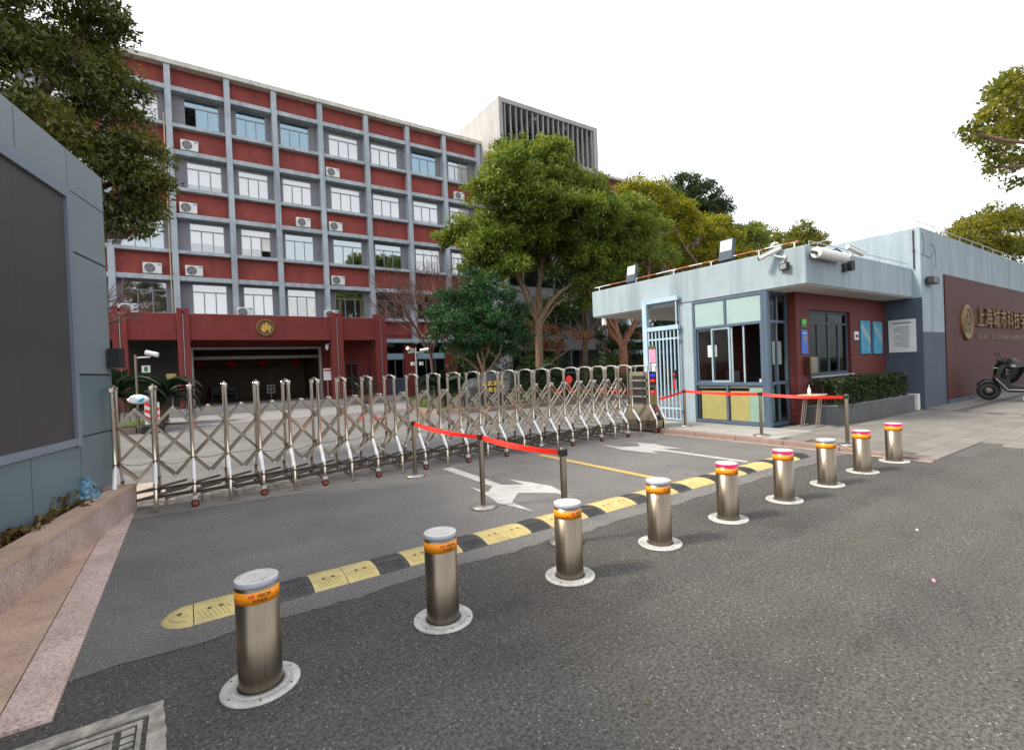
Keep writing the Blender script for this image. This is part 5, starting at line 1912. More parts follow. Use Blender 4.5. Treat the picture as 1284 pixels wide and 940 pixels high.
# ground floor right of the porch
obj('spandrel_panel', MB().box(10.9, 20.4, YB + 0.42, YB + 0.5, 4.25, 5.53), 'red_panel', mbd)
obj('ledge', MB().box(10.9, 20.6, YB - 0.05, YB + 0.7, 3.98, 4.24, 0.012), 'gate_blue', mbd)
for x0, x1 in ((10.9, 11.6), (13.5, 14.5), (16.9, 17.9), (19.9, 20.5)):
    obj('red_pier', MB().box(x0, x1, YB + 0.3, YB + 0.8, 0.0, 3.98), 'red_stucco', mbd)
for x0, x1 in ((11.6, 13.5), (14.5, 16.9), (17.9, 19.9)):
    obj('lintel', MB().box(x0, x1, YB + 0.45, YB + 0.7, 2.80, 3.22), 'gate_blue', mbd)
    obj('plinth', MB().box(x0, x1, YB + 0.40, YB + 0.75, 0.0, 1.35), 'plaster_grey', mbd)
    f = MB()
    for k in range(4):
        xx = x0 + (x1 - x0 - 0.05) * k / 3
        f.box(xx, xx + 0.05, YB + 0.55, YB + 0.6, 1.35, 2.80)
    f.box(x0, x1, YB + 0.552, YB + 0.598, 1.35, 1.41)
    f.box(x0, x1, YB + 0.552, YB + 0.598, 2.74, 2.80)
    w = obj('window', f, 'win_frame', mbd)
    obj('pane', MB().box(x0, x1, YB + 0.57, YB + 0.575, 1.35, 2.80), 'glass_dark', w)
    obj('pane', MB().box(x0, x1, YB + 0.57, YB + 0.575, 3.22, 3.98), 'glass_dark', w)
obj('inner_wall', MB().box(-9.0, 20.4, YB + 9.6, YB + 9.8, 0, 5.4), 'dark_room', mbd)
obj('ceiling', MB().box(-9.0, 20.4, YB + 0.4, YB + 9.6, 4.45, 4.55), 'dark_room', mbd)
# lobby behind the porch
obj('lobby_wall', MB().box(0.2, 8.6, 41.8, 42.0, 0.3, 4.4), 'lobby_tan', mbd)
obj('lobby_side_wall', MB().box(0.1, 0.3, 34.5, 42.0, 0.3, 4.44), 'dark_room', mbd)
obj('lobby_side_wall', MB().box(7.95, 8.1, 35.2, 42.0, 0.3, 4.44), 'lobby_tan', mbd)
obj('portal', MB().box(0.25, 7.62, YB + 0.3, YB + 0.55, 3.62, 3.75, 0.01), 'lobby_white', mbd)
obj('portal', MB().box(7.50, 7.64, YB + 0.3, YB + 0.55, 0.3, 3.62, 0.01), 'lobby_white', mbd)
obj('portal', MB().box(0.30, 0.42, YB + 0.3, YB + 0.55, 0.3, 3.62, 0.01), 'lobby_white', mbd)
obj('portal_panel', MB().box(0.25, 7.62, YB + 0.35, YB + 0.5, 3.752, 4.44), 'red_stucco', mbd)
obj('lobby_beam', MB().box(0.3, 7.9, 36.5, 36.8, 3.10, 3.30), 'lobby_white', mbd)
obj('ground_wall', MB().box(7.64, 10.9, YB + 0.35, YB + 0.6, 0.3, 4.44), 'red_stucco', mbd)
f = MB()
for k in range(5):
    f.box(8.3 + 0.42 * k, 8.36 + 0.42 * k, YB + 0.28, YB + 0.34, 0.35, 2.6)
f.box(8.3, 10.04, YB + 0.282, YB + 0.338, 2.52, 2.60)
w = obj('door', f, 'frame_blue', mbd)
obj('pane', MB().box(8.3, 10.05, YB + 0.31, YB + 0.315, 0.35, 2.6), 'glass_dark', w)
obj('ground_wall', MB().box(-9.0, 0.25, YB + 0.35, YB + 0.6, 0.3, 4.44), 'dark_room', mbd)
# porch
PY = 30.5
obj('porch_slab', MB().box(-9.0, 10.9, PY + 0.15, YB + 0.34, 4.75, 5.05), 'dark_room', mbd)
obj('porch_beam', MB().box(-9.0, 10.86, PY + 0.12, PY + 0.50, 3.93, 5.32, 0.012), 'red_stucco', mbd)
obj('porch_beam', MB().box(10.45, 10.80, PY + 0.5, YB + 0.3, 3.93, 5.32, 0.012), 'red_stucco', mbd)
for xa, xb in ((-9.0, -8.4), (-5.8, -5.2), (-2.90, -2.32), (-0.28, 0.27), (7.44, 8.12), (10.18, 10.84)):
    m_ = (xa + xb) / 2
    for q, (a, b) in enumerate(((xa, m_ - 0.045), (m_ + 0.045, xb))):
        obj('porch_pillar', MB().box(a, b, PY, PY + 0.62, 0.0, 5.58, 0.012), 'red_stucco', mbd)
    obj('pillar_core', MB().box(m_ - 0.047, m_ + 0.047, PY + 0.10, PY + 0.6, 0.0, 5.50), 'red_stucco', mbd)
    obj('pillar_pipe', MB().tube([(m_, PY + 0.06, 0.1), (m_, PY + 0.06, 5.3)], 0.03, 8), 'alu_grey', mbd)
for k, (y0, z1) in enumerate(((29.5, 0.11), (29.85, 0.22), (30.2, 0.33))):
    obj('step', MB().box(-9.0, 11.3, y0, YB + 0.4 if k == 2 else y0 + 0.40, z1 - 0.11 if k < 2 else 0.0, z1, 0.008), 'concrete_light', mbd)
obj('lobby_floor', MB().box(0.2, 8.6, YB + 0.41, 42.0, 0.2, 0.33), 'kerb_stone', mbd)
em_ = obj('emblem', MB().lathe([(0.50, 0), (0.50, 0.05), (0.44, 0.08), (0.37, 0.06), (0.34, 0.03)], 36, (3.87, PY + 0.118, 4.62), mat=Matrix.Rotation(PI / 2, 4, 'X')), 'gold_dull', mbd)
obj('emblem_disc', MB().lathe([(0.335, 0), (0.335, 0.035)], 32, (3.87, PY + 0.118, 4.62), mat=Matrix.Rotation(PI / 2, 4, 'X')), 'plum_disc', em_)
obj('emblem_strokes', emblem_strokes(3.86, PY + 0.07, 4.62, 0.72, 0.022), 'gold', em_)

# lanterns and lobby things
for i, (x, lab) in enumerate(((0.80, 'red lantern at the left end of the lobby'), (2.69, 'red lantern second from the left in the lobby'), (4.72, 'red lantern third from the left in the lobby'), (7.0, 'red lantern at the right end of the lobby'))):
    t = thing('lantern', lab, 'lantern', (x, 39.8, 2.95), 'red lanterns hanging in the lobby')
    obj('shade', MB().lathe([(0.12, -0.22), (0.33, -0.12), (0.38, 0), (0.33, 0.12), (0.12, 0.22)], 20), 'lantern_red', t, loc=(0, 0, 0))
    obj('cord', MB().tube([(0, 0, 0.22), (0, 0, 1.49)], 0.01, 5), 'wire_dark', t, loc=(0, 0, 0))
    obj('tassel', MB().tube([(0, 0, -0.22), (0, 0, -0.45)], [0.02, 0.04], 6), 'lantern_red', t, loc=(0, 0, 0))
t = thing('lobby_bench', 'dark bench seat in the shaded lobby', 'bench', (2.2, 40.5, 0.33))
obj('seat', MB().box(1.4, 3.1, 40.3, 41.0, 0.70, 0.9, 0.03), 'black_plastic', t)
obj('backrest', MB().box(1.4, 3.1, 40.9, 41.1, 0.9, 1.35, 0.03), 'black_plastic', t)
for x in (1.45, 2.95):
    obj('leg', MB().box(x, x + 0.1, 40.4, 40.5, 0.33, 0.7), 'black_plastic', t)
t = thing('white_board', 'small white display board with dark squares in the lobby', 'board', (5.28, 40, 0.33))
obj('panel', MB().box(4.95, 5.5, 40, 40.04, 0.65, 1.30), 'paper', t)
for k in range(4):
    obj('picture', MB().box(5.05 + 0.22 * (k % 2), 5.19 + 0.22 * (k % 2), 39.985, 39.999, 0.75 + 0.26 * (k // 2), 0.92 + 0.26 * (k // 2)), 'ink_black', t)
obj('leg', MB().box(5.2, 5.25, 40.01, 40.05, 0.33, 0.65), 'alu_grey', t)
t = thing('notice_sign', 'white and red notice on the wall beside the right porch pillar', 'notice', (7.25, 31.3, 1.6))
obj('panel', MB().box(6.98, 7.42, 31.0, 31.03, 1.50, 2.22), 'paper', t)
obj('header', MB().box(7.0, 7.4, 30.98, 30.999, 2.05, 2.15), 'lantern_red', t)
obj('stand', MB().box(7.18, 7.22, 31.0, 31.04, 0.33, 1.5), 'alu_grey', t)
t = thing('yellow_board', 'yellow board leaning behind the left porch pillar', 'board', (-0.7, 31.5, 0.33))
obj('panel', MB().box(-0.85, -0.40, 31.2, 31.24, 1.35, 2.2), 'board_yellow', t)
obj('stand', MB().box(-0.65, -0.6, 31.21, 31.25, 0.33, 1.35), 'alu_grey', t)
t = thing('dome_camera', 'white dome camera hanging beside the right porch pillar', 'camera', (7.5, 31.9, 3.92))
obj('arm', MB().tube([(7.55, 31.2, 3.93), (7.55, 31.2, 3.75), (7.32, 31.2, 3.70)], 0.03, 8), 'white_plastic', t)
obj('dome', MB().lathe([(0.03, 0.12), (0.10, 0.05), (0.12, -0.1), (0.09, -0.22), (0.03, -0.28)], 16, (7.30, 31.2, 3.62)), 'white_plastic', t)

# air conditioners: (x, z of centre, label)
AC = [(0.72, 15.60, 'in the second row, left bay under the tree edge'), (8.86, 15.72, 'in the upper middle bay below the top windows'), (0.52, 11.92, 'in the left bay on the middle red band'),
      (6.84, 12.03, 'beside a column, left of a pair on the middle red band'), (8.90, 12.05, 'right of a pair on the middle red band'), (-1.32, 8.40, 'on the lowest red band at the far left bay'),
      (0.66, 8.36, 'on the lowest red band next to the white pipe'), (8.90, 8.38, 'on the lowest red band above the right porch pillar'), (-2.46, 5.92, 'on the porch roof at the far left'),
      (3.14, 5.85, 'on the porch roof above the round emblem'), (8.22, 5.80, 'on the porch roof behind the right pillar'), (18.55, 15.62, 'high on the right, half hidden by the big tree'), (18.7, 8.36, 'low on the right behind the dark green tree')]


plain('fan_dark', (0.10, 0.10, 0.11), 0.6)


def air_con():
    t = thing('air_conditioner', 'x', 'air conditioner')
    obj('case', MB().box(-0.44, 0.44, -0.16, 0.16, -0.30, 0.30, 0.02), 'white_plastic', t, loc=(0, 0, 0))
    obj('fan_opening', MB().lathe([(0.25, 0), (0.25, 0.008)], 24, (-0.12, -0.161, 0), mat=Matrix.Rotation(PI / 2, 4, 'X')), 'fan_dark', t, loc=(0, 0, 0))
    g = MB()
    for r_ in (0.07, 0.13, 0.19, 0.245):
        g.tube([(-0.12 + r_ * math.cos(2 * PI * k / 20), -0.178, r_ * math.sin(2 * PI * k / 20)) for k in range(21)], 0.006, 4, caps=False)
    obj('grille', g, 'alu_grey', t, loc=(0, 0, 0))
    bl_ = MB()
    for k in range(4):
        a = k * PI / 2 + 0.4
        bl_.obox((-0.12 + 0.11 * math.cos(a), -0.172, 0.11 * math.sin(a)), (math.cos(a), 0, math.sin(a)), (0, 1, 0), (-math.sin(a), 0, math.cos(a)), 0.10, 0.002, 0.05)
    obj('fan', bl_, 'pier_grey', t, loc=(0, 0, 0))
    obj('sticker', MB().box(0.24, 0.40, -0.166, -0.161, 0.17, 0.25), 'plastic_blue', t, loc=(0, 0, 0))
    for x in (-0.3, 0.3):
        obj('bracket', MB().box(x - 0.02, x + 0.02, -0.16, 0.3, -0.345, -0.301), 'alu_grey', t, loc=(0, 0, 0))
    return t


proto = air_con()
for i, (x, z, lab) in enumerate(AC):
    o = proto if i == 0 else copy_tree(proto)
    zz = {0: 15.23, 1: 15.23, 2: 11.56, 3: 11.56, 4: 11.56, 5: 7.89, 6: 7.89, 7: 7.89, 11: 15.23, 12: 7.89}.get(i)
    o.location = (x, 34.22, (zz + 0.36) if zz else 5.74)
    if not zz:
        o.location = (x, 33.6, 5.82)
    o['label'] = 'white air conditioner unit ' + lab
    o['group'] = 'air conditioners on the office front'

# ---------------------------------------------------------------- tower and far wing
tw = thing('stair_tower', 'pale tower with dark vertical louvres rising above the office roof', 'building', (25.7, 34, 0))
TY = 31.1
obj('side_wall', MB().box(20.64, 20.99, TY, 37.5, 0, 22.62, 0.015), 'concrete_pale', tw)
obj('side_wall', MB().box(30.5, 30.95, TY, 37.5, 0, 22.62, 0.015), 'concrete_pale', tw)
obj('roof', MB().box(20.992, 30.498, TY, 37.5, 22.25, 22.615, 0.015), 'concrete_pale', tw)
obj('front_beam', MB().box(20.992, 30.498, TY, TY + 0.5, 18.55, 18.92, 0.012), 'concrete_pale', tw)
obj('back_wall', MB().box(20.99, 30.5, TY + 3.0, TY + 3.2, 0, 22.25), 'dark_room', tw)
obj('plant_boxes', MB().box(23.5, 24.6, TY + 1.8, TY + 2.6, 18.95, 20.4), 'concrete_pale', tw)
obj('floor', MB().box(20.99, 30.5, TY + 0.5, TY + 3.0, 18.5, 18.92), 'pier_grey', tw)
for k in range(18):
    x = 21.2 + k * 0.535
    obj('louvre', MB().box(x, x + 0.065, TY + 0.05, TY + 0.24, 18.92, 22.25), 'concrete_pale', tw)
for x in (24.2, 27.3):
    obj('louvre_beam', MB().box(x, x + 0.4, TY + 0.42, TY + 3.0, 21.85, 22.25), 'concrete_pale', tw)
for r in range(5):
    z0 = 1.2 + r * 3.5
    obj('spandrel_panel', MB().box(20.992, 30.498, TY + 0.3, TY + 0.5, z0 + 2.0, z0 + 3.45), 'pier_grey', tw)
    f = MB()
    for k in range(7):
        x = 21.0 + k * 1.57
        f.box(x, x + 0.08, TY + 0.4, TY + 0.48, z0, z0 + 2.0)
    f.box(21.0, 30.49, TY + 0.402, TY + 0.478, z0, z0 + 0.07)
    f.box(21.0, 30.49, TY + 0.402, TY + 0.478, z0 + 1.93, z0 + 2.0)
    w = obj('window', f, 'win_frame', tw)
    obj('pane', MB().box(21.0, 30.49, TY + 0.44, TY + 0.446, z0, z0 + 2.0), 'glass_dark', w)
wg = thing('office_wing', 'red and blue office wing glimpsed between the trees at the back', 'building', (40, 36, 0))
WC = [31.1 + 3.0 * i for i in range(9)]
WW = {i: (WC[i] + 0.7, WC[i + 1] - 0.7) for i in range(8)}
facade(wg, WC, WW, ST, AT, YB, [{}, {}, {}, {}])
obj('coping', MB().box(30.96, 55.3, YB - 0.10, YB + 0.85, 20.05, 20.30, 0.015), 'roof_white', wg)
obj('ledge', MB().box(30.97, 55.2, YB - 0.05, YB + 0.7, 3.98, 4.24), 'gate_blue', wg)
obj('ledge', MB().box(30.97, 55.2, YB + 0.35, YB + 0.7, 2.80, 3.2), 'gate_blue', wg)
obj('red_wall', MB().box(30.97, 55.2, YB + 0.42, YB + 0.6, 4.25, 5.53), 'red_panel', wg)
for k in range(9):
    obj('red_pier', MB().box(WC[k] - 0.5, WC[k] + 0.5, YB + 0.3, YB + 0.9, 0, 3.97), 'red_stucco', wg)
obj('inner_wall', MB().box(30.97, 55.2, YB + 1.8, YB + 2.0, 0, 5.4), 'dark_room', wg)

# ================================================================ GARDEN
bedpoly = [(8.5, 17.9), (9.2, 17.45), (11.5, 17.2), (24, 17.2), (42, 17.2), (42, 30.5), (12.2, 30.5), (9.6, 24), (8.5, 20.5)]
struct('garden_bed', MB().prism(bedpoly, 0.0, 0.16), 'grass')
kb = thing('garden_kerb', 'pale stone kerb around the garden bed behind the gate', 'kerb', (10, 17.3, 0))
kp = [(42, 17.1), (34, 17.1), (26, 17.1), (20, 17.1), (15.5, 17.1), (11.5, 17.1), (9.1, 17.35), (8.38, 17.85), (8.36, 20.55), (9.5, 24.1)]
for a, b in zip(kp[:-1], kp[1:]):
    a_, b_ = Vector((*a, 0.09)), Vector((*b, 0.09))
    d = b_ - a_
    obj('kerb_stone', MB().obox((a_ + b_) / 2, d, d.cross(Vector((0, 0, 1))), (0, 0, 1), d.length / 2 - 0.01, 0.08, 0.11), 'kerb_stone', kb)
n_ = 9000
xs_ = rng.uniform(8.7, 30, n_)
P_ = np.stack([xs_, rng.uniform(17.5, 22, n_), np.full(n_, 0.16)], 1)
N_ = np.tile(np.array([0, 0, 3.0]), (n_, 1))
tag(obj('lawn_grass', leaves_mesh('lawn_grass', P_, N_, 0.14, 0.12), 'leaf_grass'), 'short yellow green grass along the garden kerb', 'grass', kind='stuff')
bed2 = [(-9, 21.5), (-1.55, 21.5), (-1.1, 22.2), (-1.0, 27.5), (-9, 27.5)]
struct('garden_bed', MB().prism(bed2, 0.0, 0.16), 'grass')
kb = thing('garden_kerb', 'pale stone kerb of the small lawn at the left of the court', 'kerb', (-3, 21.5, 0))
kp = [(-9, 21.42), (-5, 21.42), (-1.5, 21.42), (-1.0, 22.15), (-0.9, 27.5)]
for a, b in zip(kp[:-1], kp[1:]):
    a_, b_ = Vector((*a, 0.09)), Vector((*b, 0.09))
    d = b_ - a_
    obj('kerb_stone', MB().obox((a_ + b_) / 2, d, d.cross(Vector((0, 0, 1))), (0, 0, 1), d.length / 2 - 0.01, 0.08, 0.10), 'kerb_stone', kb)

rk = thing('inscribed_rock', 'grey boulder with gold writing in the garden behind the gate', 'rock', (10.95, 18.4, 0.1))
rm = rock_mesh(1.35, 0.55, 1.15, 8, 22, 14)
obj('boulder', rm, 'rock_grey', rk, loc=(0, 0, 0.45))
for body, zz, s_ in (('追志远有', 1.02, 0.22), ('居敬拓副', 0.74, 0.20)):
    tm = text_mb(' '.join(body), s_, 0.03)
    xf(tm, lambda p: Vector((p.x + 0.0, -0.60 - p.z, zz - 0.0 + p.y)))
    obj('lettering', tm, 'gold_paint', rk, loc=(0, 0, 0))


def cycad(label, x, y, z, h, n, L, group=None):
    t = thing('cycad', label, 'plant', (x, y, z), group)
    obj('trunk', MB().lathe([(0.20, 0), (0.24, h * 0.5), (0.18, h)], 12), 'bark', t, loc=(0, 0, 0))
    fr = MB()
    m_ = 12
    path = []
    for i in range(m_ + 1):
        s_ = i / m_
        path.append(Vector((L * (s_ - 0.22 * s_ ** 3), 0, L * (0.62 * s_ - 0.95 * s_ ** 2.3))))
    fr.tube(path, [0.018 * (1 - 0.8 * i / m_) for i in range(m_ + 1)], 4)
    for i in range(1, m_ * 4):
        s_ = i / (m_ * 4)
        q = path[int(s_ * m_)].lerp(path[min(m_, int(s_ * m_) + 1)], s_ * m_ - int(s_ * m_))
        ll = 0.26 * math.sin(PI * (0.12 + 0.88 * s_)) ** 0.7
        for sg in (-1, 1):
            tip = q + Vector((ll * 0.45, sg * ll * 0.9, ll * 0.30))
            fr.add([q + Vector((-.022, 0, 0)), q + Vector((.024, 0, 0)), tip + Vector((.012, 0, 0)), tip - Vector((.012, 0, 0))], [(0, 1, 2, 3)])
    me = fr.mesh('frond')
    me.materials.append(MATS['leaf_cycad'])
    for k in range(n):
        o = obj('frond', me, None, t, loc=(0, 0, h * 0.95))
        o.rotation_euler = (random.uniform(-.15, .15), -random.uniform(-0.35, 0.85), k * 2.399)
        s_ = random.uniform(0.8, 1.1)
        o.scale = (s_, s_, s_)
    return t


cycad('large cycad palm between the screen wall and the left porch pillar', -0.85, 24.6, 0.16, 0.95, 46, 1.75)
cycad('cycad palm right behind the left end of the folding gate', -2.25, 22.6, 0.16, 1.1, 40, 1.9)
cycad('cycad palm in the garden left of the inscribed rock', 9.75, 20.2, 0.16, 0.75, 44, 1.6)
cycad('cycad palm in the garden behind the inscribed rock', 11.5, 21.5, 0.16, 0.7, 40, 1.5)
cycad('broad cycad palm right of the inscribed rock under the trees', 15.0, 20.0, 0.16, 0.8, 44, 1.8)

# camera poles, barrier, potted plants
t = thing('camera_pole', 'thin post with one white camera and green sign by the left cycad', 'pole', (-1.42, 21.3, 0))
obj('pole', MB().tube([(-1.42, 21.3, 0), (-1.42, 21.3, 2.72)], 0.04, 10), 'steel', t)
obj('arm', MB().tube([(-1.42, 21.3, 2.62), (-1.0, 21.2, 2.64)], 0.025, 8), 'white_plastic', t)
obj('camera', MB().tube([(-1.12, 21.2, 2.80), (-0.78, 21.05, 2.70)], 0.085, 12), 'white_plastic', t)
obj('sign', MB().box(-1.26, -1.02, 21.2, 21.22, 2.10, 2.34), 'paper', t)
obj('sign_face', MB().box(-1.19, -1.09, 21.19, 21.199, 2.14, 2.30), 'sign_green', t)
t = thing('camera_pole', 'thin post with two white cameras in front of the office windows', 'pole', (9.45, 22.5, 0))
obj('pole', MB().tube([(9.45, 22.5, 0), (9.45, 22.5, 2.95)], 0.04, 10), 'alu_grey', t)
obj('arm', MB().tube([(9.05, 22.45, 2.72), (9.85, 22.45, 2.72)], 0.025, 8), 'white_plastic', t)
for sgn in (-1, 1):
    obj('camera', MB().tube([(9.45 + sgn * 0.18, 22.4, 2.80), (9.45 + sgn * 0.55, 22.2, 2.92 if sgn < 0 else 2.86)], 0.085, 12), 'white_plastic', t)
    obj('lamp', MB().box(9.45 + sgn * 0.22 - 0.09, 9.45 + sgn * 0.22 + 0.09, 22.35, 22.42, 2.08, 2.26), 'white_plastic', t)
t = thing('crowd_barrier', 'red and white striped barrier with a dark base at the left lawn', 'barrier', (-1.1, 20.9, 0))
obj('panel', MB().box(-1.22, -0.80, 20.88, 20.92, 0.30, 1.05), 'paper', t)
for k in range(3):
    obj('stripe', MB().obox((-1.01, 20.876, 0.44 + k * 0.24), (1, 0, -0.6), (0, 1, 0), (0.6, 0, 1), 0.23, 0.004, 0.05), 'belt_red', t)
obj('base', MB().box(-1.35, -0.68, 20.72, 21.08, 0.0, 0.28, 0.03), 'black_plastic', t)
t = thing('parcel_bag', 'crumpled pale blue plastic bag lying on top of the striped barrier', 'bag', (-1.35, 21.0, 1.05))
obj('bag', rock_mesh(0.34, 0.18, 0.17, 21, 16, 10), 'paper', t, loc=(0, 0, 0.14))
obj('blue_print', rock_mesh(0.2, 0.19, 0.11, 13, 14, 8), 'plastic_blue', t, loc=(0.06, 0, 0.12))
for x, lab in ((8.55, 'potted palm beside the right porch pillar'), (9.2, 'small potted palm near the glass doors')):
    t = thing('potted_plant', lab, 'plant', (x, 29.2, 0.0))
    obj('pot', MB().lathe([(0.20, 0.02), (0.28, 0.42), (0.26, 0.42)], 16), 'pot_terracotta', t, loc=(0, 0, 0))
    P_, N_ = [], []
    for k in range(120):
        a = random.uniform(0, 2 * PI)
        P_.append(np.array([0.35 * math.cos(a) * random.random(), 0.35 * math.sin(a) * random.random(), random.uniform(0.45, 1.4)]))
        N_.append(np.array([math.cos(a), math.sin(a), 0.8]))
    obj('leaves', leaves_mesh('leaves', np.array(P_), np.array(N_), 0.5, 0.12), 'leaf_cycad', t, loc=(0, 0, 0))
    obj('stem', MB().tube([(0, 0, 0.35), (0, 0, 1.2)], 0.03, 6), 'twig', t, loc=(0, 0, 0))

# ================================================================ TREES
C = []
for (x, z, r) in ((12.0, 8.6, 1.2), (12.7, 10.0, 1.4), (13.6, 11.3, 1.5), (15.0, 12.6, 1.5), (16.6, 12.7, 1.5), (18.2, 12.5, 1.5), (19.7, 11.6, 1.5), (21.0, 10.5, 1.5), (21.3, 9.0, 1.4),
                  (13.2, 8.0, 1.4), (12.5, 7.2, 1.0), (15.0, 9.2, 1.6), (17.0, 10.0, 1.8), (18.8, 9.6, 1.6), (20.2, 8.0, 1.3), (16.0, 11.3, 1.6), (14.3, 10.4, 1.5), (18.6, 11.0, 1.5), (14.2, 7.0, .9)):
    C.append((x, 21 + random.uniform(-1.6, 1.6), z, r * 1.05, r * 1.15, r * 0.85))
for (x, y, z, r) in ((16.5, 18.6, 9.5, 1.6), (14.5, 18.9, 9.6, 1.4), (18.5, 18.8, 9.8, 1.5), (16, 24, 10, 1.8), (18.5, 23.8, 10, 1.7), (12.0, 20.2, 7.6, 1.0), (13.4, 19.6, 6.7, 0.9), (18.2, 19.6, 7.6, 1.2), (19.6, 20, 6.9, 1.1), (15.6, 22.5, 7.6, 1.2), (17.2, 23, 8.0, 1.3), (12.6, 20.4, 6.2, 0.8), (16.6, 22.2, 9.0, 1.6), (17.6, 20.4, 8.8, 1.4), (15.2, 20.2, 8.4, 1.3), (14.0, 22, 9.0, 1.5), (19.2, 22.2, 9.2, 1.5), (17.4, 21.4, 11.4, 1.5)):
    C.append((x, y, z, r, r, r * 0.8))
tree('camphor_tree', 'large spreading evergreen tree in front of the stair tower', (15.85, 21, 0.1), (15.95, 21, 4.2), 0.22, C, 'leaf_camphor', 50, 70, 0.38, 0.165, group='trees in the garden')
C = [(x, 19 + dy, z, r, r, r * .85) for x, dy, z, r in ((11.1, 0, 5.3, .8), (10.4, .3, 4.7, .9), (12.2, 0, 4.9, .95), (9.7, 0, 3.9, .85), (11.2, -.4, 4.1, 1.05), (12.7, .2, 4.0, .95), (10.4, -.3, 3.3, .85), (12.0, -.3, 3.2, .9), (13.2, .2, 3.3, .7), (9.2, .1, 3.3, .55), (11.2, -.3, 2.9, .8), (10.0, .2, 2.7, .5), (12.6, .1, 2.6, .6), (11.5, .9, 4.4, 1.0), (10.7, 0, 6.0, .35), (11.9, .2, 5.9, .4), (9.0, .2, 4.3, .35), (13.5, 0, 4.5, .4), (9.5, 0, 5.0, .35), (13.7, .1, 3.0, .35))]
tree('evergreen_tree', 'small dense dark green tree behind the gold lettered rock', (11.2, 19.2, 0.1), (11.3, 19.2, 1.7), 0.12, C, 'leaf_green', 46, 50, 0.34, 0.14, group='trees in the garden')
C = [(x, y, z, r, r, r * .8) for x, y, z, r in ((20.0, 20, 8.8, 1.5), (21.6, 19.5, 9.6, 1.5), (23.0, 20, 8.9, 1.6), (19.0, 20.5, 7.5, 1.2), (22.2, 19, 7.7, 1.4), (24.2, 19.6, 8.0, 1.3), (20.5, 19, 6.6, 1.2), (23.0, 21, 7.0, 1.3), (21.5, 21, 8.0, 1.5), (18.7, 20, 6.2, 1.0), (24.6, 20.5, 7.0, 1.2), (19.6, 20.5, 5.4, 1.0), (18.4, 21, 7.9, 1.2), (22.0, 21, 5.9, 1.1), (24.0, 20.6, 5.6, 1.1), (25.6, 20.2, 8.6, 1.2), (21.5, 19.5, 10.7, 1.2), (23.0, 19.8, 10.7, 1.2), (20.3, 20, 10.2, 1.3), (24.5, 20, 9.9, 1.2), (22, 20.5, 9.4, 1.3))]
tree('camphor_tree', 'fork trunked green tree rising behind the far end of the canopy', (21.2, 19.8, 0.1), (21.1, 19.8, 2.9), 0.28, C, 'leaf_camphor', 26, 60, 0.42, 0.16, 'bark_red', group='trees in the garden')
C = [(x, y, z, r, r, r * .8) for x, y, z, r in ((33, 24, 11.6, 1.5), (35, 24, 12.2, 1.7), (37.2, 24.2, 12.7, 1.6), (39.5, 24.5, 12.0, 1.6), (27.5, 24, 14.0, 1.5), (29.5, 24, 14.2, 1.5), (31.5, 24, 13.4, 1.5), (33.2, 24, 13.0, 1.3), (36, 23.5, 10.4, 1.8), (38.5, 24, 10.2, 1.8), (34, 24.3, 9.8, 1.6), (40.6, 24, 10.6, 1.3), (31.5, 24, 10.6, 1.3), (29.8, 24, 9.6, 1.5), (28, 24, 11.5, 1.6), (29.5, 24.5, 12.6, 1.5), (27.6, 24, 9.6, 1.6))]
tree('yellow_tree', 'yellow green tree glowing behind the canopy roof', (35, 24.4, 0.1), (35.5, 24.4, 6.5), 0.30, C, 'leaf_yellow', 24, 50, 0.5, 0.22, group='trees in the garden')
C = [(x, 31, z, r, r, r * .75) for x, z, r in ((40.5, 17.8, 1.9), (42.8, 19.4, 2.0), (45.5, 19.2, 2.1), (48, 17.8, 1.9), (44, 17, 2.2), (47.5, 16, 2.0), (41.5, 16, 2.0), (50, 15.6, 1.7), (39.6, 16.2, 1.4))]
tree('dark_tree', 'tall dark green tree rising above the yellow one', (44.5, 31, 0.1), (44.5, 31, 11), 0.34, C, 'leaf_dark', 22, 50, 0.55, 0.26, group='trees in the garden')
for i, (x, y, z, r, lab, m_) in enumerate(((50.5, 30, 13.4, 2.3, 'green tree low behind the large floodlight', 'leaf_camphor'), (59, 31, 14.3, 2.0, 'rounded olive tree top behind the left canopy camera', 'leaf_olive'),
                                 (66, 32, 16.8, 1.8, 'olive tree top just left of the canopy corner', 'leaf_olive'), (73.5, 33, 17.6, 1.6, 'small olive tree top above the canopy corner', 'leaf_olive'))):
    C = [(x + random.uniform(-1, 1) * r, y + random.uniform(-1, 1) * r, z + random.uniform(-.8, .6) * r, r, r, r * .7) for _ in range(5)] + [(x, y, z - 3, r * 1.3, r * 1.3, r)]
    tree('far_tree', lab, (x, y, 0), (x, y, z - 4), 0.25, C, m_, 13, 40, 0.6, 0.30, group='tree tops beyond the canopy', twig=1)
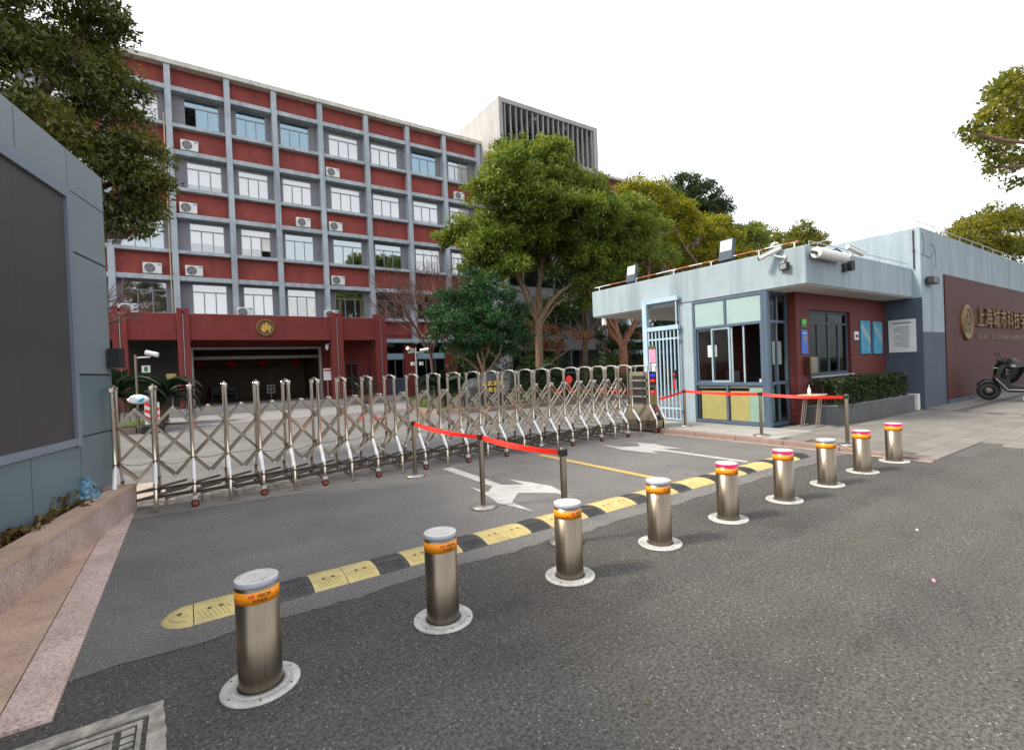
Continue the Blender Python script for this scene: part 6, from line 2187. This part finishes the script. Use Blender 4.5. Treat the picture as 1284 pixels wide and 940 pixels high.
# left tree behind the screen wall
C = []
for (x, y, z, r) in ((-1.5, 13, 6.2, 1.0), (-0.75, 12.8, 6.0, .55), (-1.2, 13.4, 7.3, .8), (-2.2, 12.6, 7.6, 1.2), (-1.6, 13.5, 8.4, .9), (-2.4, 12.5, 9.3, 1.3), (-3.2, 12, 8.2, 1.4), (-1.35, 13, 9.4, .6),
                     (-3.4, 12.8, 6.6, 1.4), (-4.5, 12, 9.6, 1.6), (-2.0, 13, 5.5, .8), (-1.0, 13.2, 5.2, .6), (-4.6, 12.5, 7.4, 1.5), (-2.6, 12, 10.6, 1.3), (-1.5, 13, 10.3, .5), (-5.5, 12, 11, 1.8), (-3.6, 12.5, 11.8, 1.5), (-2.2, 12.2, 6.4, .9), (-0.65, 13.2, 5.5, .45), (-0.55, 13, 6.6, .5), (-0.5, 13.1, 6.0, .45), (-0.95, 13, 7.9, .5), (-0.9, 12.9, 4.9, .45), (-1.1, 12.9, 9.0, .5)):
    C.append((x, y, z, r, r, r * .8))
tree('evergreen_tree', 'large dark leaved tree leaning over the screen wall', (-3.8, 13, 0), (-3.4, 12.8, 4.4), 0.20, C, 'leaf_left', 80, 62, 0.30, 0.115, 'twig', aspect=0.36)
# right trees
C = [(x, y, z, r, r, r * .8) for x, y, z, r in ((54, 13, 10.6, 1.6), (57, 13, 11.6, 1.7), (60.5, 13, 12.6, 1.9), (64, 13, 13.6, 2.2), (67.5, 13, 13.8, 2.2), (71, 13, 14.4, 2.4), (64, 13, 11.2, 2.2), (69, 13, 11.0, 2.4), (59, 13, 10, 1.8), (74, 13, 15, 2.4), (73, 13, 12, 2.4))]
tree('olive_tree', 'yellow olive tree standing behind the tall block on the right', (64, 13, 0), (64, 13, 7), 0.35, C, 'leaf_olive', 16, 46, 0.62, 0.30)
C = [(x + 1.0, y, z + 0.1, r * .92, r * .92, r * .56) for x, y, z, r in ((20.6, 4.3, 8.9, .5), (21.4, 4.1, 9.5, .6), (22.4, 4.0, 10.2, .8), (23.8, 4.2, 10.9, .9), (22.4, 4.4, 8.9, .8), (23.6, 4.1, 9.4, 1.0), (19.0, 4.3, 8.2, .35), (20.0, 4.2, 8.2, .5), (21.2, 4.2, 8.0, .5), (22.6, 4.2, 8.0, .5), (24.2, 4.4, 8.2, .7), (24.6, 4.0, 11.2, 1.2), (25.5, 4.2, 9.6, 1.3), (20.9, 4.3, 7.55, .3), (23.6, 4.2, 7.45, .35), (26, 3.6, 11, 1.4))]
tree('olive_tree', 'leafy branch tips of a street tree at the upper right edge', (30.5, 2.2, 0), (30, 2.6, 9.0), 0.26, C, 'leaf_olive', 60, 26, 0.26, 0.15, aspect=0.5, limbs=True)
# bare tree
bt = thing('bare_tree', 'leafless tree with fine reddish twigs in front of the office', 'tree', (10.7, 23, 0.1))
mb = MB()
mb.tube([(10.7, 23, -0.05), (10.6, 23, 1.2), (10.45, 23, 2.9)], [0.13, 0.10, 0.08], 8)
tw_ = MB()


def grow(p, d, L, r, lvl):
    q = p + d * L
    mid = p.lerp(q, 0.5) + Vector((random.uniform(-1, 1), random.uniform(-1, 1), random.uniform(-.3, .6))) * L * 0.08
    (mb if lvl < 2 else tw_).tube([p, mid, q], [r, r * 0.82, r * 0.65], 5 if lvl < 3 else 3, caps=False)
    if lvl >= 5:
        return
    for k in range(3 if lvl < 4 else 3):
        nd_ = (d + Vector((random.uniform(-1, 1), random.uniform(-1, 1), random.uniform(-.25, .75))) * 0.62).normalized()
        grow(p.lerp(q, random.uniform(0.55, 1.0)), nd_, L * random.uniform(0.62, 0.85), r * 0.62, lvl + 1)


for k in range(6):
    a = k * PI / 3 + 0.3
    grow(Vector((10.45, 23, 2.4 + 0.1 * k)), Vector((math.cos(a) * 0.72, math.sin(a) * 0.6, 1)).normalized(), 1.75, 0.055, 0)
obj('trunk', mb, 'twig', bt)
obj('twigs', tw_, 'twig', bt)
bt = thing('bare_tree', 'bare branches reaching in front of the office behind the screen wall', 'tree', (-3.0, 17, 0))
mb, tw_ = MB(), MB()
mb.tube([(-3.0, 17, -0.05), (-3.1, 17, 1.5), (-2.9, 17, 3.2)], [0.12, 0.09, 0.07], 8)
for k, d in enumerate(((0.9, 0, 0.35), (0.8, -0.1, 0.6), (0.9, 0.1, 0.1), (0.5, 0, 0.9), (-0.3, 0, 1))):
    grow(Vector((-2.9, 17, 2.9 + 0.25 * k)), Vector(d).normalized(), 1.05, 0.03, 2)
obj('trunk', mb, 'twig', bt)
obj('twigs', tw_, 'twig', bt)
# maple and shrubs under the trees
C = [(x, y, z, r, r, r * .5) for x, y, z, r in ((15.9, 24, 3.9, .8), (17.3, 24, 4.2, .9), (18.8, 24, 4.0, 1.0), (20.4, 24, 3.7, .9), (22.0, 24, 3.5, .8), (18.0, 24.3, 3.2, .9), (19.6, 24, 2.9, .8))]
tree('maple_tree', 'low red brown maple in the shade right of the big trunk', (18.6, 24.2, 0.1), (18.7, 24.2, 1.8), 0.08, C, 'leaf_maple', 40, 26, 0.35, 0.10, 'twig', group='trees in the garden')


def shrub(label, x, y, z, rx, ry, rz, m_, n_sub, size):
    t = thing('shrub', label, 'shrub', (x, y, z), 'shrubs in the garden')
    P, N = crown_points([(0, 0, rz * 0.55, rx, ry, rz)], n_sub, 55, 0.35, 0.3)
    P[:, 2] = np.maximum(P[:, 2], 0.02)
    obj('foliage', leaves_mesh('foliage', P, N, size), m_, t, loc=(0, 0, 0))
    st = MB()
    for k in range(5):
        st.tube([(0.05 * k - 0.1, 0, 0), (random.uniform(-.5, .5) * rx, random.uniform(-.5, .5) * ry, rz)], [0.03, 0.01], 5)
    obj('stems', st, 'twig', t, loc=(0, 0, 0))


C = [(x, y, z, r, r, r * .85) for x, y, z, r in ((22, 27, 5.5, 2.0), (24.5, 27, 7.0, 2.2), (27, 27, 6.0, 2.2), (25.5, 27, 9.5, 2.0), (22.6, 27, 8.4, 1.8), (28.5, 27, 8.5, 2.0), (30, 27, 6.5, 2.0))]
tree('dark_tree', 'dark leafy tree filling the shade before the stair tower', (25, 27.2, 0.1), (25, 27.2, 4.0), 0.25, C, 'leaf_dark', 22, 50, 0.5, 0.22, group='trees in the garden')
shrub('dark shrub under the maple right of the big trunk', 19.2, 25.5, 0.16, 1.8, 1.4, 1.6, 'leaf_dark', 45, 0.13)
shrub('dark shrub at the foot of the forked tree', 22.8, 23, 0.16, 2.0, 1.4, 1.5, 'leaf_dark', 45, 0.13)
shrub('tall dark shrub left of the stair tower base', 16.2, 27.5, 0.16, 2.4, 1.5, 3.2, 'leaf_dark', 40, 0.15)
shrub('tall dark shrub before the tower between two trunks', 21.5, 28, 0.16, 2.8, 1.5, 4.0, 'leaf_dark', 34, 0.16)
shrub('tall dark shrub behind the pedestrian gate', 27.5, 26, 0.16, 3.0, 1.6, 4.2, 'leaf_dark', 34, 0.16)
shrub('tall dark shrub filling the gap under the canopy', 33.5, 26.5, 0.16, 3.2, 1.8, 4.6, 'leaf_dark', 30, 0.18)
shrub('low green hedge bush seen through the middle of the gate', 16.6, 18.6, 0.16, 1.8, 0.5, 0.7, 'leaf_dark', 60, 0.10)
shrub('low green hedge bush seen through the right of the gate', 21.0, 18.4, 0.16, 2.4, 0.5, 0.7, 'leaf_dark', 60, 0.10)

shrub('low dark hedge bush beside the inscribed rock on its right', 13.4, 18.3, 0.16, 1.5, 0.5, 0.9, 'leaf_hedge', 70, 0.09)
shrub('low dark hedge bush in the row under the forked tree', 18.7, 18.2, 0.16, 1.7, 0.5, 0.95, 'leaf_hedge', 70, 0.09)
shrub('low dark hedge bush at the right end of the garden row', 24.0, 18.2, 0.16, 2.2, 0.5, 0.95, 'leaf_hedge', 70, 0.09)

# scattered litter and dry leaves on the asphalt
pts = []
for k in range(70):
    x, y = rng.uniform(-0.4, 9.2), rng.uniform(1.2, 7.6)
    pts.append((x, y, 0.006))
P_ = np.array(pts)
N_ = np.tile(np.array([0.0, 0.0, 0.4]), (len(pts), 1))
lm_ = leaves_mesh('fallen_leaves', P_, N_, 0.035, 0.5)
co = np.empty(len(lm_.vertices) * 3, dtype=np.float32)
lm_.vertices.foreach_get('co', co)
co = co.reshape(-1, 3)
co[:, 2] = 0.004 + np.abs(co[:, 2] - 0.006) * 0.25
lm_.vertices.foreach_set('co', co.ravel())
tag(obj('fallen_leaves', lm_, 'leaf_succulent'), 'small dry leaves and litter scattered on the asphalt', 'leaves', kind='stuff')
for x, y, mt, lab in ((5.7, 1.7, 'litter_pale', 'small pale paper scrap on the near asphalt'), (4.5, 1.25, 'litter_pink', 'small pink scrap on the near asphalt'), (8.9, 1.5, 'litter_pale', 'pale paper scrap on the asphalt at the right')):
    mb = MB().add([(x, y, -0.002), (x + 0.03, y + 0.008, 0.006), (x + 0.028, y + 0.03, 0.002), (x - 0.004, y + 0.022, 0.008)], [(0, 1, 2, 3)])
    mb.add([(x + 0.03, y + 0.008, 0.006), (x + 0.036, y + 0.018, 0.012), (x + 0.028, y + 0.03, 0.002)], [(0, 1, 2)])
    tag(obj('paper_scrap', mb, mt), lab, 'litter')
